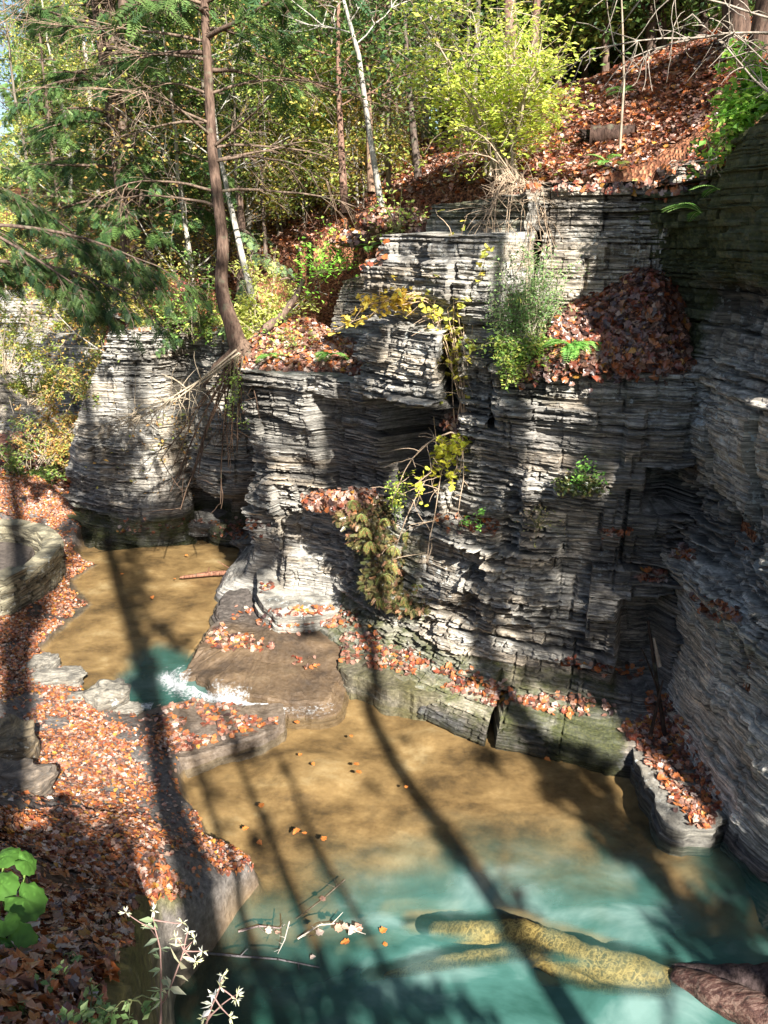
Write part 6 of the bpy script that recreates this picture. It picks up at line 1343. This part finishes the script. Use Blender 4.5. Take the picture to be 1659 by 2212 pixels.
# ================================================================== unseen trees behind the viewer: crowns shaped to dapple the gorge
SUN_EL = math.radians(35); AZ = math.radians(-24)      # light travels towards azimuth AZ (measured from +Y to +X)
SUNV = np.array([math.sin(AZ) * math.cos(SUN_EL), math.cos(AZ) * math.cos(SUN_EL), -math.sin(SUN_EL)])
E1 = np.cross(SUNV, [0, 0, 1.]); E1 /= np.linalg.norm(E1); E2 = np.cross(E1, SUNV)
SH = [  # (share of shade, outline on the sunlit surfaces as surveyed from the photograph)
 (.22, [(0, 380), (1659, 380), (1659, 720), (0, 720)]), (.05, [(1180, 120), (1440, 90), (1500, 330), (1420, 380), (1150, 380), (1000, 350)]), (.75, [(1260, 180), (1560, 90), (1560, 240), (1480, 300), (1400, 230), (1240, 230)]),
 (.55, [(140, 680), (560, 680), (590, 1180), (140, 1180)]), (.02, [(290, 700), (370, 700), (395, 830), (372, 1000), (380, 1080), (290, 1050), (320, 900)]), (.97, [(372, 790), (440, 800), (450, 1000), (560, 1090), (560, 1170), (370, 1130), (366, 960)]), (.35, [(430, 800), (560, 800), (560, 960), (470, 980)]),
 (.92, [(140, 1100), (600, 1095), (600, 1170), (130, 1170)]), (.0, [(10, 1040), (140, 1050), (150, 1110), (0, 1110)]), (.0, [(0, 640), (270, 640), (270, 950), (0, 950)]),
 (.12, [(530, 690), (760, 680), (760, 800), (530, 800)]), (.75, [(640, 590), (810, 560), (810, 760), (760, 790), (720, 700), (650, 690)]), (.1, [(700, 640), (745, 640), (735, 720), (690, 720)]),
 (.96, [(530, 795), (810, 790), (960, 900), (930, 1090), (720, 1060), (690, 900), (740, 830), (530, 812)]), (.0, [(535, 815), (712, 815), (735, 835), (700, 900), (682, 1060), (715, 1105), (770, 1200), (755, 1290), (590, 1285), (600, 1180), (555, 1080), (600, 1000), (545, 940)]),
 (.85, [(590, 1060), (690, 1085), (690, 1105), (600, 1090)]), (.7, [(600, 1150), (720, 1190), (740, 1215), (600, 1180)]),
 (.08, [(805, 580), (1066, 560), (1066, 690), (1000, 700), (985, 866), (805, 866)]), (.6, [(880, 650), (960, 640), (970, 690), (880, 690)]), (.55, [(820, 500), (1060, 500), (1060, 580), (820, 600)]), (.9, [(1000, 700), (1066, 700), (1066, 810), (1000, 790)]), (.35, [(1000, 810), (1066, 810), (1066, 900), (1000, 900)]),
 (.75, [(830, 420), (1100, 400), (1100, 500), (830, 500)]), (.25, [(1100, 380), (1430, 380), (1430, 420), (1100, 430)]), (.05, [(1095, 420), (1296, 410), (1275, 560), (1240, 690), (1100, 640)]), (.85, [(1228, 440), (1246, 440), (1258, 650), (1238, 650)]), (.97, [(1300, 410), (1500, 410), (1500, 800), (1310, 800), (1300, 700), (1240, 660), (1275, 560)]),
 (.1, [(1100, 690), (1300, 660), (1310, 790), (1080, 800)]),
 (.80, [(1070, 800), (1500, 800), (1500, 1560), (1330, 1560), (1200, 1500), (1090, 1480), (960, 1430), (830, 1370), (920, 1100), (960, 930), (1070, 930)]),
 (.45, [(1080, 800), (1310, 800), (1300, 880), (1080, 860)]), (.06, [(1160, 870), (1250, 860), (1240, 1000), (1200, 1060), (1140, 1050), (1150, 950)]), (.15, [(1080, 900), (1150, 900), (1150, 950), (1080, 960)]), (.12, [(955, 1030), (1065, 1040), (1060, 1110), (960, 1120)]), (.3, [(1100, 1030), (1210, 1060), (1200, 1100), (1090, 1090)]),
 (.5, [(930, 1150), (1110, 1180), (1100, 1290), (940, 1260)]), (.25, [(960, 1280), (1130, 1300), (1130, 1340), (990, 1330)]), (.02, [(1072, 1310), (1118, 1310), (1125, 1450), (1070, 1440)]), (.15, [(840, 1310), (1020, 1330), (1020, 1410), (900, 1400), (830, 1360)]),
 (.1, [(740, 1300), (830, 1370), (1020, 1425), (1110, 1470), (1330, 1540), (1335, 1610), (1110, 1560), (960, 1500), (740, 1450)]), (.97, [(1020, 1270), (1062, 1270), (1062, 1480), (1025, 1480)]), (.95, [(1200, 1400), (1400, 1400), (1400, 1490), (1340, 1500), (1210, 1450)]),
 (.95, [(1400, 1380), (1659, 1380), (1659, 2120), (1580, 2100), (1540, 1810), (1520, 1700), (1440, 1600)]), (.0, [(1390, 1650), (1440, 1640), (1535, 1790), (1500, 1800), (1430, 1760)]), (.9, [(1350, 1560), (1480, 1560), (1480, 1680), (1400, 1640)]),
 (.0, [(60, 1190), (600, 1190), (600, 1540), (60, 1540)]), (.97, [(470, 1150), (610, 1160), (600, 1240), (530, 1262), (480, 1200)]), (.93, [(262, 1180), (318, 1180), (335, 1350), (335, 1520), (285, 1520), (290, 1350)]), (.6, [(300, 1330), (500, 1380), (470, 1430), (300, 1400)]),
 (.0, [(430, 1300), (740, 1300), (740, 1520), (400, 1520)]), (.45, [(600, 1340), (740, 1330), (730, 1400), (600, 1400)]),
 (.93, [(110, 1180), (185, 1170), (70, 1390), (0, 1470), (-20, 1400), (40, 1300)]),
 (.0, [(0, 1500), (600, 1530), (600, 1640), (430, 1800), (560, 1890), (300, 1850), (0, 1800)]), (.5, [(310, 1530), (345, 1530), (370, 1700), (360, 1800), (330, 1700)]), (.55, [(0, 1640), (50, 1640), (60, 1800), (0, 1800)]),
 (.9, [(0, 1850), (110, 1830), (215, 1850), (225, 1800), (240, 1768), (275, 1765), (292, 1800), (295, 1850), (330, 1880), (330, 1960), (300, 2100), (290, 2212), (0, 2212)]), (.2, [(125, 1860), (180, 1860), (185, 1940), (140, 1940)]), (.1, [(0, 1850), (90, 1850), (90, 1950), (0, 1960)]), (.15, [(330, 1850), (380, 1850), (400, 1950), (345, 1950)]), (.85, [(400, 1850), (470, 1870), (470, 1920), (400, 1950)]),  # includes the viewer's own shadow, cast by added leaf clumps
 (.0, [(420, 1620), (1340, 1600), (1540, 1900), (1500, 2080), (1420, 2130), (1300, 2212), (1150, 2212), (870, 2105), (560, 1960), (440, 1800)]),
 (.92, [(1170, 1600), (1300, 1640), (1430, 1760), (1480, 1840), (1470, 1880), (1350, 1875), (1280, 1760), (1150, 1690)]), (.5, [(1040, 1560), (1200, 1600), (1150, 1690), (1040, 1620)]), (.6, [(700, 1560), (800, 1580), (900, 1640), (880, 1700), (760, 1640)]), (.55, [(430, 1620), (470, 1620), (520, 1900), (470, 1860)]), (.6, [(520, 1640), (560, 1640), (620, 1900), (580, 1900)]), (.65, [(640, 1620), (690, 1640), (730, 1900), (690, 1900)]),
 (.33, [(480, 1560), (1100, 1560), (1250, 1720), (1200, 1800), (700, 1850), (560, 1800)]), (.92, [(1190, 1590), (1330, 1640), (1450, 1760), (1490, 1850), (1470, 1890), (1330, 1880), (1270, 1780), (1160, 1700)]), (.0, [(1100, 1700), (1200, 1740), (1260, 1800), (1100, 1830), (880, 1800), (800, 1720)]),
 (.7, [(1020, 1880), (1090, 1900), (1230, 2080), (1170, 2100)]), (.6, [(930, 1780), (1000, 1790), (1100, 1960), (1040, 1980)]), (.9, [(1400, 1960), (1560, 1960), (1600, 2150), (1500, 2100)]), (.9, [(300, 2060), (870, 2108), (1150, 2215), (280, 2215)]),
]
bpy.context.view_layer.update(); 
def shade_at(x, y):
    v = .2
    for s, p in SH:
        if inpoly(x, y, p): v = s
    return v
rng = np.random.default_rng(55); CE = .11; acc = {}
plants = [o for o in SC.objects if o.type == 'MESH' and o.parent is not None and o.name.split('.')[0] in ('crown', 'leaves', 'foliage', 'trunk', 'stems', 'fronds', 'stalks', 'leaf_blade', 'stem', 'stalk', 'flower_head')]
for x0 in range(4, 1659, 11):
    for y0 in range(60, 2212, 11):
        v = shade_at(x0, y0)
        x = x0 + rng.uniform(-5, 5); y = y0 + rng.uniform(-5, 5)
        h = HITS.get((x0, y0))
        if h is None or h[1] > 30: continue
        tex = vn(x / 30., y / 34., 71) * .6 + vn(x / 14., y / 17., 72) * .4
        sh = tex < (.08 + .84 * v) if .03 < v < .95 else v > .5
        a = int(math.floor(h @ E1 / CE)); b = int(math.floor(h @ E2 / CE)); q = acc.setdefault((a, b), [0, 0, h]); q[0 if sh else 1] += 1
trunks = [('A', (960, 1780), .0, .12), ('B', (322, 1500), .1, .20), ('C', (30, 1400), .3, .24), ('D', (1040, 1460), .5, .18), ('E', (600, 1850), .0, .07), ('F', (700, 1850), .0, .05), ('G', (505, 1840), .0, .06), ('H', (1450, 1860), .0, .2)]
YP = [-5.0, -5.5, -6, -5.2, -4.2, -4.6, -3.8, -6.5]
tl_ = []
for (nm, p, z, r), yp in zip(trunks, YP):
    g0 = atz(*p, z); k = (g0[1] - yp) / SUNV[1]; tl_.append((g0[0] - SUNV[0] * k, yp, r))
cl = [[] for _ in tl_]
for (a, b), (ns, nl_, h) in acc.items():
    if ns <= nl_: continue
    S3 = L3 = 0
    for da in (-1, 0, 1):
        for db in (-1, 0, 1):
            q = acc.get((a + da, b + db))
            if q: S3 += q[0]; L3 += q[1]
    if L3 > .75 * S3 and (ns < 3 or nl_ > 0): continue
    k = (h[1] + rng.uniform(3.0, 7.0)) / SUNV[1]
    c = h - SUNV * k + E1 * rng.uniform(-.02, .02)
    i = int(np.argmin([abs(c[0] - t[0]) + .3 * abs(c[1] - t[1]) + (4 if j in (4, 5, 6) else 0) for j, t in enumerate(tl_)]))
    cl[i].append(c)
nm_ = [t[0] for t in trunks]
tlabs = ['oak standing behind the viewer, first to the right of the path', 'oak behind the viewer on the left of the first', 'broad oak farthest left behind the viewer', 'oak behind the viewer, far right on the bank', 'slender young tree close behind the viewer', 'thinnest young tree close behind the viewer', 'slender leaning tree behind the viewer at the left', 'thick oak farthest back behind the viewer']  # added unseen trees, crowns shaped to cast the shade
for i, ((x, y, r), cs) in enumerate(zip(tl_, cl)):
    b = np.array([x, y, 5.3]); tb = Tubes(); H = 21. if i not in (4, 5, 6) else 6.4
    z = np.linspace(0, H, 20); tr = np.column_stack([.25 * fbm(z * .2, z * 0, i), .25 * fbm(z * .2, z * 0, i + 9), z]); tr[0, :2] = 0
    if nm_[i] == 'A': tr[:, 0] += .75 * sstep(5.6, 8.5, z)
    if nm_[i] == 'H': tr[:, 0] += 1.5 * sstep(3.5, 6.5, z)
    tb.add(tr, r * (1.15 - .7 * z / H), 10, (1, 1, 1), .06)
    lv = None
    if cs:
        cs = np.array(cs); n = len(cs); m = 5
        p = np.repeat(cs, m, 0) + rng.normal(0, .055, (n * m, 3)) - b
        lv = Leaves(LEAF_T, LEAF_F); lv.add(p, rots(n * m, rng, .35, np.tile(-SUNV, (n * m, 1))), .15 * (.7 + .6 * rng.random(n * m)), colvar(GRN, n * m, rng, .4))
        for q in range(min(9, n // 12)):
            c = cs[rng.integers(n)] - b; hh = np.clip(c[2] - np.hypot(c[0], c[1]) * .5, 1.5, H - 1); s = np.array([np.interp(hh, z, tr[:, 0]), np.interp(hh, z, tr[:, 1]), hh]); t_ = np.linspace(0, 1, 9)[:, None]
            P = s + (c - s) * t_ + np.array([0, 0, .5]) * (t_ * (1 - t_)) + .12 * np.stack([fbm(t_[:, 0] * 3, t_[:, 0] * 0 + q, 71 + i_) for i_ in range(3)], -1) * t_; tb.add(P, np.linspace(.05, .012, 9), 5)
            for w in range(4):
                Q, _ = curve(P[4 + w], (c - s) / (np.linalg.norm(c - s) + 1e-6) + rng.normal(0, .6, 3), .7, 4, rng, 0, .2); tb.add(Q, np.linspace(.014, .005, 5), 4)
    root = thing('oak_tree' if r > .1 else 'young_tree', tlabs[i], 'tree', b); tb.build('trunk', M['bark'], root)  # added unseen tree, there for its shade
    if lv is not None: lv.build('crown', M['leaf'], root)  # added leaf clumps that block the sun along the shade outlines




# ------------------------------------------------------------------ light
SUN_EL = math.radians(35); AZ = math.radians(-24)      # light travels towards azimuth AZ (measured from +Y to +X)
SUNV = np.array([math.sin(AZ) * math.cos(SUN_EL), math.cos(AZ) * math.cos(SUN_EL), -math.sin(SUN_EL)])
sun = bpy.data.lights.new('sun', 'SUN'); suno = bpy.data.objects.new('sun', sun); COL.objects.link(suno)
sun.energy = 5.0; sun.angle = math.radians(.53); sun.color = (1, .95, .87)
suno.rotation_euler = Vector(SUNV).to_track_quat('-Z', 'Y').to_euler()
w = bpy.data.worlds.new('World'); SC.world = w; w.use_nodes = True
wn = w.node_tree; bg = wn.nodes['Background']; sky = wn.nodes.new('ShaderNodeTexSky'); sky.sky_type = 'NISHITA'; sky.sun_disc = False
sky.sun_elevation = SUN_EL; sky.sun_rotation = math.atan2(-SUNV[0], -SUNV[1])
wn.links.new(sky.outputs[0], bg.inputs[0]); bg.inputs[1].default_value = .05
SC.view_settings.view_transform = 'Standard'; SC.view_settings.look = 'None'; SC.view_settings.exposure = 0; SC.view_settings.gamma = 1
SC.render.engine = 'CYCLES'
SC.cycles.film_exposure = 3.3
SC.cycles.max_bounces = 6; SC.cycles.transparent_max_bounces = 8; SC.cycles.diffuse_bounces = 3; SC.cycles.glossy_bounces = 2
SC.cycles.caustics_reflective = False; SC.cycles.caustics_refractive = False
SC.cycles.use_denoising = True
